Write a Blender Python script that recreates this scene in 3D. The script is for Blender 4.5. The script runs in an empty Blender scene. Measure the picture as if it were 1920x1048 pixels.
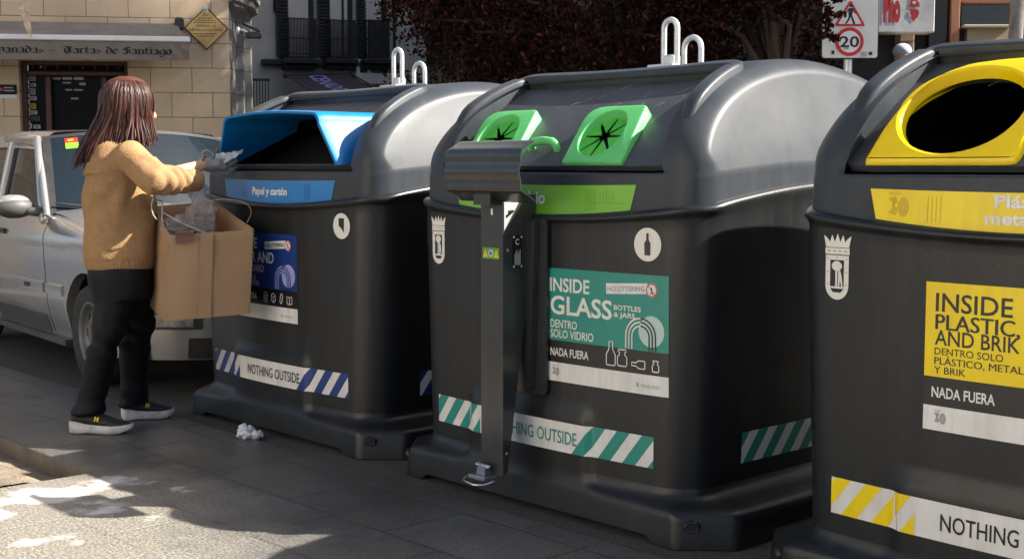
import bpy, bmesh, math, random
import numpy as np
from mathutils import Vector, Matrix, noise
from mathutils.geometry import tessellate_polygon

random.seed(7)
rng = np.random.default_rng(7)
R = math.radians
sc = bpy.context.scene
col = sc.collection

# ------------------------------------------------------------------ camera
H = 1.25
PITCH = math.atan(214 / 2470)
cam_d = bpy.data.cameras.new('camera')
cam_d.sensor_width = 36
cam_d.lens = 2470 / 1920 * 36
cam_d.clip_start = 0.05
cam_d.clip_end = 500
cam = bpy.data.objects.new('camera', cam_d)
col.objects.link(cam)
cam.location = (0, 0, H)
cam.rotation_euler = (math.pi / 2 - PITCH, 0, 0)
sc.camera = cam

# ------------------------------------------------------------------ light
SUN_AZ = (0.9967, -0.081)          # towards the sun, on the ground
SUN_EL = R(39)
SUN_POW, SKY_POW, EXPO = 5.0, 0.068, 1.6
w = bpy.data.worlds.new('World')
sc.world = w
w.use_nodes = True
nt = w.node_tree
sky = nt.nodes.new('ShaderNodeTexSky')
sky.sky_type = 'NISHITA'
sky.sun_disc = False
sky.sun_elevation = SUN_EL
sky.sun_rotation = math.atan2(SUN_AZ[0], SUN_AZ[1])
sky.dust_density = 3.0
sky.air_density = 0.8
sky.ozone_density = 0.6
bg = nt.nodes['Background']
bg.inputs['Strength'].default_value = SKY_POW
nt.links.new(sky.outputs[0], bg.inputs[0])
sun_d = bpy.data.lights.new('sun', 'SUN')
sun_d.energy = SUN_POW
sun_d.angle = R(0.55)
sun_d.color = (1.0, 0.95, 0.87)
sun = bpy.data.objects.new('sun', sun_d)
col.objects.link(sun)
sv = Vector((SUN_AZ[0] * math.cos(SUN_EL), SUN_AZ[1] * math.cos(SUN_EL), math.sin(SUN_EL))).normalized()
sun.rotation_euler = sv.to_track_quat('Z', 'Y').to_euler()
sun.location = sv * 60
sc.view_settings.view_transform = 'Standard'
sc.view_settings.look = 'None'
sc.view_settings.exposure = EXPO
sc.view_settings.gamma = 1
sc.cycles.max_bounces = 8
sc.cycles.use_denoising = True

# ------------------------------------------------------------------ materials
MATS = {}


def lk(t, a, b):
    t.links.new(a, b)


def mat(name, color, rough=0.5, metal=0.0, spec=0.5, var=None, vscale=4.0, vdetail=6, bump=0.0, bscale=80.0,
        rvar=0.0, speck=None, streak=None, coat=0.0, trans=0.0, alpha=1.0, island=None, emit=None, stretch=None, coord='Object'):
    """Principled material with noise-mixed colour, optional fine speckle and bump."""
    m = bpy.data.materials.new(name)
    m.use_nodes = True
    t = m.node_tree
    p = t.nodes['Principled BSDF']
    p.inputs['Base Color'].default_value = (*color, 1)
    p.inputs['Roughness'].default_value = rough
    p.inputs['Metallic'].default_value = metal
    p.inputs['Specular IOR Level'].default_value = spec
    p.inputs['Coat Weight'].default_value = coat
    p.inputs['Coat Roughness'].default_value = 0.08
    p.inputs['Transmission Weight'].default_value = trans
    p.inputs['Alpha'].default_value = alpha
    tc = t.nodes.new('ShaderNodeTexCoord')
    src = tc.outputs[coord]
    if stretch:
        mp = t.nodes.new('ShaderNodeMapping')
        mp.inputs['Scale'].default_value = stretch
        lk(t, src, mp.inputs['Vector'])
        src = mp.outputs[0]
    cur = None
    if var is not None:
        n = t.nodes.new('ShaderNodeTexNoise')
        n.inputs['Scale'].default_value = vscale
        n.inputs['Detail'].default_value = vdetail
        n.inputs['Roughness'].default_value = 0.62
        lk(t, src, n.inputs['Vector'])
        cr = t.nodes.new('ShaderNodeMapRange')
        cr.inputs['From Min'].default_value = 0.35
        cr.inputs['From Max'].default_value = 0.68
        lk(t, n.outputs[0], cr.inputs['Value'])
        mx = t.nodes.new('ShaderNodeMix')
        mx.data_type = 'RGBA'
        mx.inputs['A'].default_value = (*color, 1)
        mx.inputs['B'].default_value = (*var, 1)
        lk(t, cr.outputs[0], mx.inputs['Factor'])
        cur = mx.outputs['Result']
        if rvar:
            rr = t.nodes.new('ShaderNodeMapRange')
            rr.inputs['To Min'].default_value = max(0.02, rough - rvar)
            rr.inputs['To Max'].default_value = rough + rvar
            lk(t, n.outputs[0], rr.inputs['Value'])
            lk(t, rr.outputs[0], p.inputs['Roughness'])
    if island:
        g = t.nodes.new('ShaderNodeNewGeometry')
        rp = t.nodes.new('ShaderNodeValToRGB')
        els = rp.color_ramp.elements
        while len(els) < len(island):
            els.new(0.5)
        for i, c in enumerate(island):
            els[i].position = i / (len(island) - 1)
            els[i].color = (*c, 1)
        lk(t, g.outputs['Random Per Island'], rp.inputs[0])
        cur = rp.outputs[0]
    if speck:
        (scol, sscale, sthr) = speck
        v = t.nodes.new('ShaderNodeTexNoise')
        v.inputs['Scale'].default_value = sscale
        v.inputs['Detail'].default_value = 2
        lk(t, src, v.inputs['Vector'])
        mr = t.nodes.new('ShaderNodeMapRange')
        mr.inputs['From Min'].default_value = sthr
        mr.inputs['From Max'].default_value = sthr + 0.08
        lk(t, v.outputs[0], mr.inputs['Value'])
        mx2 = t.nodes.new('ShaderNodeMix')
        mx2.data_type = 'RGBA'
        mx2.inputs['A'].default_value = (*color, 1)
        mx2.inputs['B'].default_value = (*scol, 1)
        if cur is not None:
            lk(t, cur, mx2.inputs['A'])
        lk(t, mr.outputs[0], mx2.inputs['Factor'])
        cur = mx2.outputs['Result']
    if streak:
        (kcol, kamt, ksc) = streak
        mp2 = t.nodes.new('ShaderNodeMapping')
        mp2.inputs['Scale'].default_value = (ksc, ksc, ksc * .09)
        lk(t, tc.outputs[coord], mp2.inputs['Vector'])
        n_ = t.nodes.new('ShaderNodeTexNoise')
        n_.inputs['Scale'].default_value = 1
        n_.inputs['Detail'].default_value = 7
        n_.inputs['Roughness'].default_value = .7
        lk(t, mp2.outputs[0], n_.inputs['Vector'])
        mr_ = t.nodes.new('ShaderNodeMapRange')
        mr_.inputs['From Min'].default_value = .46
        mr_.inputs['From Max'].default_value = .74
        mr_.inputs['To Max'].default_value = kamt
        lk(t, n_.outputs[0], mr_.inputs['Value'])
        mx3 = t.nodes.new('ShaderNodeMix')
        mx3.data_type = 'RGBA'
        mx3.inputs['A'].default_value = (*color, 1)
        mx3.inputs['B'].default_value = (*kcol, 1)
        if cur is not None:
            lk(t, cur, mx3.inputs['A'])
        lk(t, mr_.outputs[0], mx3.inputs['Factor'])
        cur = mx3.outputs['Result']
    if cur is not None:
        lk(t, cur, p.inputs['Base Color'])
    if bump:
        b = t.nodes.new('ShaderNodeTexNoise')
        b.inputs['Scale'].default_value = bscale
        b.inputs['Detail'].default_value = 4
        lk(t, src, b.inputs['Vector'])
        bp = t.nodes.new('ShaderNodeBump')
        bp.inputs['Strength'].default_value = bump
        bp.inputs['Distance'].default_value = 0.01
        lk(t, b.outputs[0], bp.inputs['Height'])
        lk(t, bp.outputs[0], p.inputs['Normal'])
    if emit:
        p.inputs['Emission Color'].default_value = (*emit[0], 1)
        p.inputs['Emission Strength'].default_value = emit[1]
    MATS[name] = m
    return m


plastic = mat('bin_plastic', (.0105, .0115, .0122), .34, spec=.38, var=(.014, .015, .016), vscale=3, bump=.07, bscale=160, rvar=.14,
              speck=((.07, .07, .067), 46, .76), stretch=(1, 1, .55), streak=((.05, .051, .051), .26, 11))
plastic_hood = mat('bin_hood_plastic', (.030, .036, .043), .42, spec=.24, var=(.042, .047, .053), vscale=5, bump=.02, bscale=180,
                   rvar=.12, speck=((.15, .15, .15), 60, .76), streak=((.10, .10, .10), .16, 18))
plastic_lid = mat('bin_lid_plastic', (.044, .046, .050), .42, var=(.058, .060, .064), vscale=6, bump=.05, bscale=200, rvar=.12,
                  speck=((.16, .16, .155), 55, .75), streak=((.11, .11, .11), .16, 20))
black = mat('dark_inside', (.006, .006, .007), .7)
rubber = mat('rubber', (.02, .02, .021), .75, var=(.05, .048, .045), vscale=14, bump=.3, bscale=60)
blue_p = mat('blue_plastic', (.0, .145, .42), .42, spec=.3, var=(.0, .17, .48), vscale=4, bump=.03, bscale=120, rvar=.08)
green_p = mat('green_plastic', (.10, .50, .13), .4, var=(.13, .56, .17), vscale=6, bump=.03, bscale=120, rvar=.08)
green_flap = mat('green_rubber_flap', (.05, .40, .03), .5, var=(.08, .5, .05), vscale=8)
yellow_p = mat('yellow_plastic', (.86, .62, .0), .34, var=(.8, .54, .0), vscale=4, bump=.03, bscale=120, rvar=.08)
galv = mat('galvanised_steel', (.66, .68, .68), .42, metal=.55, var=(.5, .52, .53), vscale=30, bump=.05, bscale=90)
grey_paint = mat('grey_painted_steel', (.026, .028, .027), .24, spec=.6, var=(.036, .037, .035), vscale=5, bump=.02, bscale=60, rvar=.08, streak=((.07, .068, .065), .18, 30))
chrome = mat('bright_steel', (.6, .6, .6), .25, metal=.9, var=(.35, .35, .36), vscale=40)

st_white = mat('sticker_white', (.76, .75, .72), .36, var=(.66, .65, .61), vscale=9, rvar=.1, speck=((.32, .31, .28), 70, .74), streak=((.48, .46, .41), .5, 26))
st_black = mat('sticker_black', (.008, .008, .009), .35)
st_teal = mat('sticker_teal', (.012, .24, .19), .35, var=(.015, .22, .175), vscale=5)
st_blue = mat('sticker_blue', (.008, .035, .19), .35, var=(.01, .04, .16), vscale=5)
st_sky = mat('sticker_sky_blue', (.005, .17, .46), .4, var=(.006, .19, .5), vscale=7)
st_green = mat('sticker_green', (.15, .42, .025), .4, var=(.19, .46, .04), vscale=7)
st_yellow = mat('sticker_yellow', (.87, .67, .0), .35, var=(.82, .57, .0), vscale=5, streak=((.6, .45, .03), .4, 24))
st_dkyellow = mat('sticker_dark_yellow', (.62, .40, .0), .4)
st_dkgreen = mat('sticker_dark_green', (.09, .30, .02), .4)
st_grey = mat('sticker_grey', (.33, .33, .32), .4)
st_mint = mat('sticker_mint', (.45, .58, .54), .4)
st_lilac = mat('sticker_lilac', (.30, .33, .62), .4)
st_red = mat('sticker_red', (.55, .03, .02), .4)
st_cream = mat('sticker_cream', (.72, .70, .62), .4)


# ------------------------------------------------------------------ helpers
def tag(o, label=None, cat=None, group=None, kind=None):
    if label:
        o['label'] = label
    if cat:
        o['category'] = cat
    if group:
        o['group'] = group
    if kind:
        o['kind'] = kind
    return o


def empty(name, loc=(0, 0, 0), rz=0, label=None, cat=None, group=None):
    o = bpy.data.objects.new(name, None)
    col.objects.link(o)
    o.location = loc
    o.rotation_euler = (0, 0, rz)
    o.empty_display_size = .1
    return tag(o, label, cat, group)


class MB:
    """Collects vertices and faces for ONE mesh."""

    def __init__(s):
        s.v, s.f, s.m, s.sm = [], [], [], []

    def add(s, verts, faces, m=0, smooth=True):
        o = len(s.v)
        s.v += [tuple(p) for p in verts]
        for f in faces:
            s.f.append(tuple(i + o for i in f))
            s.m.append(m)
            s.sm.append(smooth)
        return s

    def box(s, c, d, m=0, rz=0, bev=0.0):
        cx, cy, cz = c
        x, y, z = d[0] / 2, d[1] / 2, d[2] / 2
        b = min(bev, x * .49, y * .49, z * .49)
        ca, sa = math.cos(rz), math.sin(rz)

        def T(p):
            return (cx + p[0] * ca - p[1] * sa, cy + p[0] * sa + p[1] * ca, cz + p[2])
        if b <= 0:
            vs = [T((i, j, k)) for k in (-z, z) for j in (-y, y) for i in (-x, x)]
            fs = [(0, 2, 3, 1), (4, 5, 7, 6), (0, 1, 5, 4), (2, 6, 7, 3), (0, 4, 6, 2), (1, 3, 7, 5)]
            return s.add(vs, fs, m, False)
        rings = []
        for zz, ins in ((-z, b), (-z + b, 0), (z - b, 0), (z, b)):
            rings.append([T(p) for p in ((-x + ins, -y + b * .6 + ins * .4, zz), (-x + b * .6 + ins * .4, -y + ins, zz),
                                         (x - b * .6 - ins * .4, -y + ins, zz), (x - ins, -y + b * .6 + ins * .4, zz),
                                         (x - ins, y - b * .6 - ins * .4, zz), (x - b * .6 - ins * .4, y - ins, zz),
                                         (-x + b * .6 + ins * .4, y - ins, zz), (-x + ins, y - b * .6 - ins * .4, zz))])
        return s.loft(rings, m=m, smooth=False)

    def loft(s, rings, m=0, cap0=True, cap1=True, closed=True, smooth=True):
        n = len(rings[0])
        vs = [p for r in rings for p in r]
        fs = []
        for i in range(len(rings) - 1):
            for j in range(n if closed else n - 1):
                a, b = i * n + j, i * n + (j + 1) % n
                fs.append((a, b, b + n, a + n))
        s.add(vs, fs, m, smooth)
        o = len(s.v) - len(vs)
        if cap0:
            s.f.append(tuple(o + j for j in range(n))[::-1]); s.m.append(m); s.sm.append(False)
        if cap1:
            k = (len(rings) - 1) * n
            s.f.append(tuple(o + k + j for j in range(n))); s.m.append(m); s.sm.append(False)
        return s

    def tube(s, pts, rad, n=10, m=0, round_ends=True, flat=1.0, up=None):
        pts = [Vector(p) for p in pts]
        if not hasattr(rad, '__len__'):
            rad = [rad] * len(pts)
        rings = []
        prev = None
        for i, p in enumerate(pts):
            if i == 0:
                t = pts[1] - p
            elif i == len(pts) - 1:
                t = p - pts[i - 1]
            else:
                t = (pts[i + 1] - p).normalized() + (p - pts[i - 1]).normalized()
            t.normalize()
            if prev is None:
                a = Vector(up) if up else (Vector((0, 0, 1)) if abs(t.z) < .9 else Vector((1, 0, 0)))
            else:
                a = prev
            u = (a - t * a.dot(t)).normalized()
            prev = u
            v = t.cross(u)
            r = rad[i]
            ring = [p + (u * math.cos(q) * r * flat + v * math.sin(q) * r) for q in [2 * math.pi * k / n for k in range(n)]]
            if i == 0 and round_ends:
                for e, sc_ in ((.95, .3), (.7, .71), (.3, .95)):
                    rings.append([p - t * r * e + (q - p) * sc_ for q in ring])
            rings.append(ring)
            if i == len(pts) - 1 and round_ends:
                for e, sc_ in ((.3, .95), (.7, .71), (.95, .3)):
                    rings.append([p + t * r * e + (q - p) * sc_ for q in ring])
        return s.loft(rings, m=m)

    def ellipsoid(s, c, r, m=0, nu=20, nv=12, fn=None):
        rings = []
        for i in range(1, nv):
            th = math.pi * i / nv
            ring = []
            for j in range(nu):
                ph = 2 * math.pi * j / nu
                d = Vector((math.sin(th) * math.cos(ph), math.sin(th) * math.sin(ph), -math.cos(th)))
                k = fn(d) if fn else 1
                ring.append((c[0] + d.x * r[0] * k, c[1] + d.y * r[1] * k, c[2] + d.z * r[2] * k))
            rings.append(ring)
        return s.loft(rings, m=m)

    def poly(s, pts2, holes=(), m=0, T=None, flip=False):
        loops = [[Vector((p[0], p[1], 0)) for p in pts2]] + [[Vector((p[0], p[1], 0)) for p in h] for h in holes]
        flat = [p for l in loops for p in l]
        tris = tessellate_polygon(loops)
        vs = [T(p.x, p.y) if T else (p.x, p.y, 0) for p in flat]
        out = []
        for a, b, c in tris:
            A, B, C = flat[a], flat[b], flat[c]
            ccw = (B.x - A.x) * (C.y - A.y) - (B.y - A.y) * (C.x - A.x) > 0
            out.append((a, b, c) if ccw != flip else (a, c, b))
        return s.add(vs, out, m, False)

    def prism(s, pts2, T0, T1, m=0, smooth_side=False):
        """solid between the polygon mapped by T0 (back) and T1 (front)"""
        area = sum(pts2[i][0] * pts2[(i + 1) % len(pts2)][1] - pts2[(i + 1) % len(pts2)][0] * pts2[i][1] for i in range(len(pts2)))
        if area < 0:
            pts2 = pts2[::-1]
        s.poly(pts2, m=m, T=T1)
        s.poly(pts2, m=m, T=T0, flip=True)
        n = len(pts2)
        vs = [T0(*p) for p in pts2] + [T1(*p) for p in pts2]
        s.add(vs, [(i, (i + 1) % n, n + (i + 1) % n, n + i) for i in range(n)], m, smooth_side)
        return s

    def build(s, name, mats, parent=None, loc=None, rz=0, off=None, autosmooth=None):
        me = bpy.data.meshes.new(name)
        vs = s.v if off is None else [(p[0] - off[0], p[1] - off[1], p[2] - off[2]) for p in s.v]
        me.from_pydata(vs, [], s.f)
        if not isinstance(mats, (list, tuple)):
            mats = [mats]
        for q in mats:
            me.materials.append(q)
        me.polygons.foreach_set('material_index', s.m)
        me.polygons.foreach_set('use_smooth', s.sm)
        me.update()
        if autosmooth:
            me.set_sharp_from_angle(angle=R(autosmooth))
        o = bpy.data.objects.new(name, me)
        col.objects.link(o)
        if parent:
            o.parent = parent
        if loc:
            o.location = loc
        o.rotation_euler = (0, 0, rz)
        return o


def remesh(o, voxel, smooth=4, fn=None):
    """union of overlapping closed shells into one continuous skin"""
    md = o.modifiers.new('r', 'REMESH')
    md.mode = 'VOXEL'
    md.voxel_size = voxel
    md.use_smooth_shade = True
    sm = o.modifiers.new('s', 'SMOOTH')
    sm.iterations = smooth
    sm.factor = .5
    bpy.context.view_layer.update()
    dg = bpy.context.evaluated_depsgraph_get()
    me = bpy.data.meshes.new_from_object(o.evaluated_get(dg))
    o.modifiers.clear()
    ms = list(o.data.materials)
    o.data = me
    me.name = o.name
    if not me.materials:
        for q in ms:
            me.materials.append(q)
    if fn:
        n = len(me.vertices)
        for v in me.vertices:
            v.co = fn(v.co.copy(), v.normal.copy())
    for p in me.polygons:
        p.use_smooth = True
    me.update()
    return o


def P(x, y, D):
    """world point at forward distance D that the photograph shows at pixel x,y"""
    c, s = math.cos(PITCH), math.sin(PITCH)
    uc = 524 - y
    X, Y, Z = x - 960, 2470 * c + uc * s, -2470 * s + uc * c
    return Vector((X * D / Y, D, H + Z * D / Y))


def spath(pts, n=6):
    pts = [Vector(p) for p in pts]
    out = []
    for i in range(len(pts) - 1):
        p0, p1, p2, p3 = pts[max(0, i - 1)], pts[i], pts[i + 1], pts[min(len(pts) - 1, i + 2)]
        for j in range(n):
            t = j / n
            out.append(.5 * ((2 * p1) + (p2 - p0) * t + (2 * p0 - 5 * p1 + 4 * p2 - p3) * t * t + (3 * p1 - p0 - 3 * p2 + p3) * t ** 3))
    out.append(pts[-1])
    return out


def circ(cx, cy, rx, ry=None, n=32, a0=0, a1=360):
    ry = rx if ry is None else ry
    full = abs(a1 - a0) >= 360
    k = n if full else n + 1
    return [(cx + rx * math.cos(R(a0 + (a1 - a0) * i / n)), cy + ry * math.sin(R(a0 + (a1 - a0) * i / n))) for i in range(k)]


def rrect(x0, y0, x1, y1, r, n=5):
    out = []
    for cx, cy, a in ((x1 - r, y1 - r, 0), (x0 + r, y1 - r, 90), (x0 + r, y0 + r, 180), (x1 - r, y0 + r, 270)):
        for i in range(n + 1):
            q = R(a + 90 * i / n)
            out.append((cx + r * math.cos(q), cy + r * math.sin(q)))
    return out


_tc = {}


def text2d(s, weight=0.0):
    """flat glyph mesh: cap height 1, left edge at 0"""
    key = (s, weight)
    if key in _tc:
        return _tc[key]
    cu = bpy.data.curves.new('t', 'FONT')
    cu.body = s
    cu.size = 1
    cu.offset = weight
    cu.resolution_u = 3
    ob = bpy.data.objects.new('t', cu)
    me = ob.to_mesh()
    vs = np.array([(v.co.x, v.co.y) for v in me.vertices]) if len(me.vertices) else np.zeros((0, 2))
    fs = [tuple(p.vertices) for p in me.polygons]
    ob.to_mesh_clear()
    bpy.data.objects.remove(ob)
    bpy.data.curves.remove(cu)
    cuH = bpy.data.curves.new('t', 'FONT')
    cuH.body = 'H'
    cuH.size = 1
    cuH.offset = weight
    obH = bpy.data.objects.new('t', cuH)
    mh = obH.to_mesh()
    ys = [v.co.y for v in mh.vertices]
    y0, y1 = min(ys), max(ys)
    obH.to_mesh_clear()
    bpy.data.objects.remove(obH)
    bpy.data.curves.remove(cuH)
    vs[:, 0] -= vs[:, 0].min()
    vs[:, 1] = (vs[:, 1] - y0) / (y1 - y0)
    vs[:, 0] /= (y1 - y0)
    _tc[key] = (vs, fs)
    return _tc[key]


class Sticker:
    """thin printed sheet mapped on a surface F(u, v, lift)"""

    def __init__(s, F, lift=.0015, step=.0007):
        s.F, s.mb, s.mats, s.lift, s.step = F, MB(), [], lift, step

    def mi(s, m):
        if m not in s.mats:
            s.mats.append(m)
        return s.mats.index(m)

    def T(s, l):
        return lambda u, v: s.F(u, v, s.lift + l * s.step)

    def rect(s, u0, v0, u1, v1, m, l=0, nx=24, nz=6, fu=None):
        T = s.T(l)
        vs, fs = [], []
        for j in range(nz + 1):
            for i in range(nx + 1):
                a, b = i / nx, j / nz
                u, v = u0 + (u1 - u0) * a, v0 + (v1 - v0) * b
                if fu:
                    u, v = fu(a, b)
                vs.append(T(u, v))
        for j in range(nz):
            for i in range(nx):
                k = j * (nx + 1) + i
                fs.append((k, k + 1, k + nx + 2, k + nx + 1))
        s.mb.add(vs, fs, s.mi(m), True)
        return s

    def poly(s, pts, m, l=1, holes=()):
        s.mb.poly(pts, holes, s.mi(m), s.T(l))
        return s

    def line(s, pts, wd, m, l=1, closed=False):
        pts = [Vector((p[0], p[1])) for p in pts]
        n = len(pts)
        L, Rr = [], []
        for i, p in enumerate(pts):
            a = pts[(i - 1) % n] if (i > 0 or closed) else p
            b = pts[(i + 1) % n] if (i < n - 1 or closed) else p
            d = (b - a)
            d = d.normalized() if d.length > 1e-9 else Vector((1, 0))
            q = Vector((-d.y, d.x)) * wd / 2
            L.append(p + q)
            Rr.append(p - q)
        T = s.T(l)
        vs = [T(p.x, p.y) for p in L] + [T(p.x, p.y) for p in Rr]
        fs = []
        for i in range(n if closed else n - 1):
            j = (i + 1) % n
            fs.append((n + i, n + j, j, i))
        s.mb.add(vs, fs, s.mi(m), False)
        return s

    def text(s, t, u0, v0, h, m, l=1, width=None, weight=.018, rot=0, center=False):
        vs, fs = text2d(t, weight)
        vs = vs * h
        wd = vs[:, 0].max()
        if width:
            vs = vs * np.array([width / wd, 1])
            wd = width
        if center:
            u0 -= wd / 2
        T = s.T(l)
        ca, sa = math.cos(rot), math.sin(rot)
        s.mb.add([T(u0 + p[0] * ca - p[1] * sa, v0 + p[0] * sa + p[1] * ca) for p in vs], fs, s.mi(m), False)
        return s

    def build(s, name, parent=None, **k):
        return s.mb.build(name, s.mats, parent, **k)


def merge(dst, src):
    """append src (same parent and frame) to dst as one mesh"""
    bm = bmesh.new()
    bm.from_mesh(dst.data)
    base = len(dst.data.materials)
    for q in src.data.materials:
        dst.data.materials.append(q)
    n0 = len(bm.faces)
    bm.from_mesh(src.data)
    bm.faces.ensure_lookup_table()
    for f in bm.faces[n0:]:
        f.material_index += base
    bm.to_mesh(dst.data)
    bm.free()
    bpy.data.objects.remove(src)
    return dst


def smooth01(x, a, b):
    t = min(1, max(0, (x - a) / (b - a)))
    return t * t * (3 - 2 * t)

# ------------------------------------------------------------------ recycling containers
ROT = -math.atan2(0.7390, 0.6737)     # the row of containers runs along local x
BX, BY = Vector((.6737, -.7390, 0)), Vector((.7390, .6737, 0))


def row(x, y, z=0):
    """point in the frame of the row of containers (x along the kerb, y into the road)"""
    return BX * x + BY * y + Vector((0, 0, z))


def bw(z):
    return .708 + .037 * (z - .17) / .95


def pocket(x, z):
    k = smooth01(z, .365, .405)
    a = smooth01(abs(x + .03), .30 - .05 * k, .335)
    return .017 * (1 - k) * (1 - a)


def body_front(x, z):
    w, r = bw(z), .145
    e = abs(x) - (w - r)
    if e <= 0:
        y = .06 - .028 * (1 - (x / (w - r)) ** 2) - pocket(x, z)
    else:
        y = .06 + r - math.sqrt(max(0, r * r - min(e, r) ** 2))
    return y


def ledge(x, y):
    fr = 1.115 - .047 * (1 - min(1, abs(x) / .70) ** 2)
    sd = 1.115 + .075 * math.sin(math.pi * min(1, max(0, (y - .1) / 1.54)))
    k = smooth01(y, .06, .22) * smooth01(1.74 - y, .06, .22)
    return fr * (1 - k) + sd * k


def ring(w, yf, yr, r, bulge, z, NF=60, NC=8, NS=30, chamfer=False, pk=False):
    pts = []

    def corner(cx, cy, a0):
        for i in range(NC):
            t = i / NC
            if chamfer:
                q0, q1 = R(a0), R(a0 + 90)
                pts.append((cx + r * (math.cos(q0) * (1 - t) + math.cos(q1) * t), cy + r * (math.sin(q0) * (1 - t) + math.sin(q1) * t)))
            else:
                q = R(a0 + 90 * t)
                pts.append((cx + r * math.cos(q), cy + r * math.sin(q)))
    for i in range(NF):
        x = -(w - r) + 2 * (w - r) * i / NF
        y = yf - bulge * (1 - (x / (w - r)) ** 2)
        if pk:
            y -= pocket(x, z)
        pts.append((x, y))
    corner(w - r, yf + r, -90)
    for i in range(NS):
        pts.append((w, yf + r + (yr - yf - 2 * r) * i / NS))
    corner(w - r, yr - r, 0)
    for i in range(NF):
        x = (w - r) - 2 * (w - r) * i / NF
        pts.append((x, yr + bulge * (1 - (x / (w - r)) ** 2)))
    corner(-(w - r), yr - r, 90)
    for i in range(NS):
        pts.append((-w, yr - r - (yr - yf - 2 * r) * i / NS))
    corner(-(w - r), yf + r, 180)
    return pts


def body_ring(z, ins=0.0):
    return ring(bw(z) - ins, .06 + ins, 1.68 - ins, .145 - ins * .5, .028, z, pk=True)


LT = Vector((0, .7657, .6432))
LN = Vector((0, -.6432, .7657))
L0 = Vector((0, .11, 1.25))


def lidp(u, v, h=0.0):
    p = L0 + LT * v + LN * (h + .012 * math.sin(math.pi * min(1, max(0, v / .5))))
    return (u, p.y, p.z)


def arch(y):
    q = max(-1, min(1, (.87 - y) / .79))
    return 1.2 + .44 * math.sqrt(1 - q * q)


def collar_front(x, z):
    w, r = .730, .112
    e = abs(x) - (w - r)
    if e <= 0:
        y = .079 - .03 * (1 - (x / (w - r)) ** 2)
    else:
        y = .079 + r - math.sqrt(max(0, r * r - min(e, r) ** 2))
    return y + max(0, z - 1.08) * .05


def F_body(u, v, l):
    d = .004
    nx = (body_front(u + d, v) - body_front(u - d, v)) / (2 * d)
    n = Vector((nx, -1, 0)).normalized()
    return (u + n.x * l, body_front(u, v) + n.y * l, v)


def F_collar(u, v, l):
    d = .004
    nx = (collar_front(u + d, v) - collar_front(u - d, v)) / (2 * d)
    n = Vector((nx, -1, 0)).normalized()
    return (u + n.x * l, collar_front(u, v) + n.y * l, v)


def F_side(u, v, l):
    return (bw(v) + l, u, v)


def stripes(st, u0, u1, v0, v1, m, slant, start, period, frac):
    """slanted coloured stripes clipped to the band u0..u1"""
    h = v1 - v0
    k = start
    while k < u1 + abs(slant):
        # parallelogram from bottom k..k+period*frac to top shifted by slant
        a0, a1 = k, k + period * frac
        poly = [(a0, v0), (a1, v0), (a1 + slant, v1), (a0 + slant, v1)]
        n_c = max(1, int((a1 + abs(slant) - a0) / .02))
        for ci in range(n_c):
            lo_c = a0 + (a1 + slant - a0) * ci / n_c
            hi_c = a0 + (a1 + slant - a0) * (ci + 1) / n_c
            cell = poly
            for side, lim in ((1, max(u0, lo_c)), (-1, min(u1, hi_c))):
                out = []
                for i in range(len(cell)):
                    p, q = cell[i], cell[(i + 1) % len(cell)]
                    ip, iq = (p[0] - lim) * side >= 0, (q[0] - lim) * side >= 0
                    if ip:
                        out.append(p)
                    if ip != iq:
                        t = (lim - p[0]) / (q[0] - p[0])
                        out.append((lim, p[1] + (q[1] - p[1]) * t))
                cell = out
                if not cell:
                    break
            if len(cell) > 2:
                st.poly(cell, m, 1)
        k += period


def crest(st, cx, cy, w, h, l=0):
    """coat of arms: crown over a shield with a tree and a bear"""
    X = lambda a: cx + a * w
    Y = lambda b: cy + b * h
    out = [(X(-.42), Y(.17)), (X(-.42), Y(-.28))]
    out += [(X(.42 * math.cos(R(a))), Y(-.28 + .22 * math.sin(R(a)))) for a in range(190, 351, 16)]
    out += [(X(.42), Y(-.28)), (X(.42), Y(.17))]
    st.poly(out, st_cream, l)
    st.poly([(X(-.44), Y(.185)), (X(.44), Y(.185)), (X(.44), Y(.28)), (X(-.44), Y(.28))], st_cream, l)
    cr = [(X(-.42), Y(.29)), (X(.42), Y(.29)), (X(.5), Y(.47)), (X(.36), Y(.42)), (X(.28), Y(.37)), (X(.2), Y(.48)), (X(.1), Y(.37)),
          (X(0), Y(.5)), (X(-.1), Y(.37)), (X(-.2), Y(.48)), (X(-.28), Y(.37)), (X(-.36), Y(.42)), (X(-.5), Y(.47))]
    st.poly(cr, st_cream, l)
    for k in range(4):
        a = -.3 + k * .2
        st.poly([(X(a - .05), Y(.225)), (X(a + .05), Y(.225)), (X(a + .05), Y(.245)), (X(a - .05), Y(.245))], st_grey, l + 1)
    st.poly([(X(-.25), Y(-.3)), (X(.25), Y(-.3)), (X(.25), Y(.1)), (X(-.25), Y(.1))], st_black, l + 1)
    st.poly([(X(-.25), Y(-.33)), (X(.25), Y(-.33)), (X(.14), Y(-.39)), (X(-.14), Y(-.39))], st_black, l + 1)
    st.poly(circ(X(0), Y(.01), w * .19, h * .075, 14), st_cream, l + 2)
    st.poly([(X(-.05), Y(-.3)), (X(.02), Y(-.3)), (X(.02), Y(-.05)), (X(-.05), Y(-.05))], st_cream, l + 2)
    st.poly([(X(.05), Y(-.3)), (X(.1), Y(-.3)), (X(.12), Y(-.2)), (X(.17), Y(-.3)), (X(.22), Y(-.3)), (X(.18), Y(-.14)), (X(.13), Y(-.06)),
             (X(.06), Y(-.05)), (X(.05), Y(-.12))], st_cream, l + 2)
    for a, b in ((-.34, .12), (.34, .12), (0, .14), (-.34, -.08), (.34, -.08), (-.34, -.27), (.34, -.27)):
        st.poly(circ(X(a), Y(b), w * .03, h * .012, 6), st_grey, l + 1)


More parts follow.
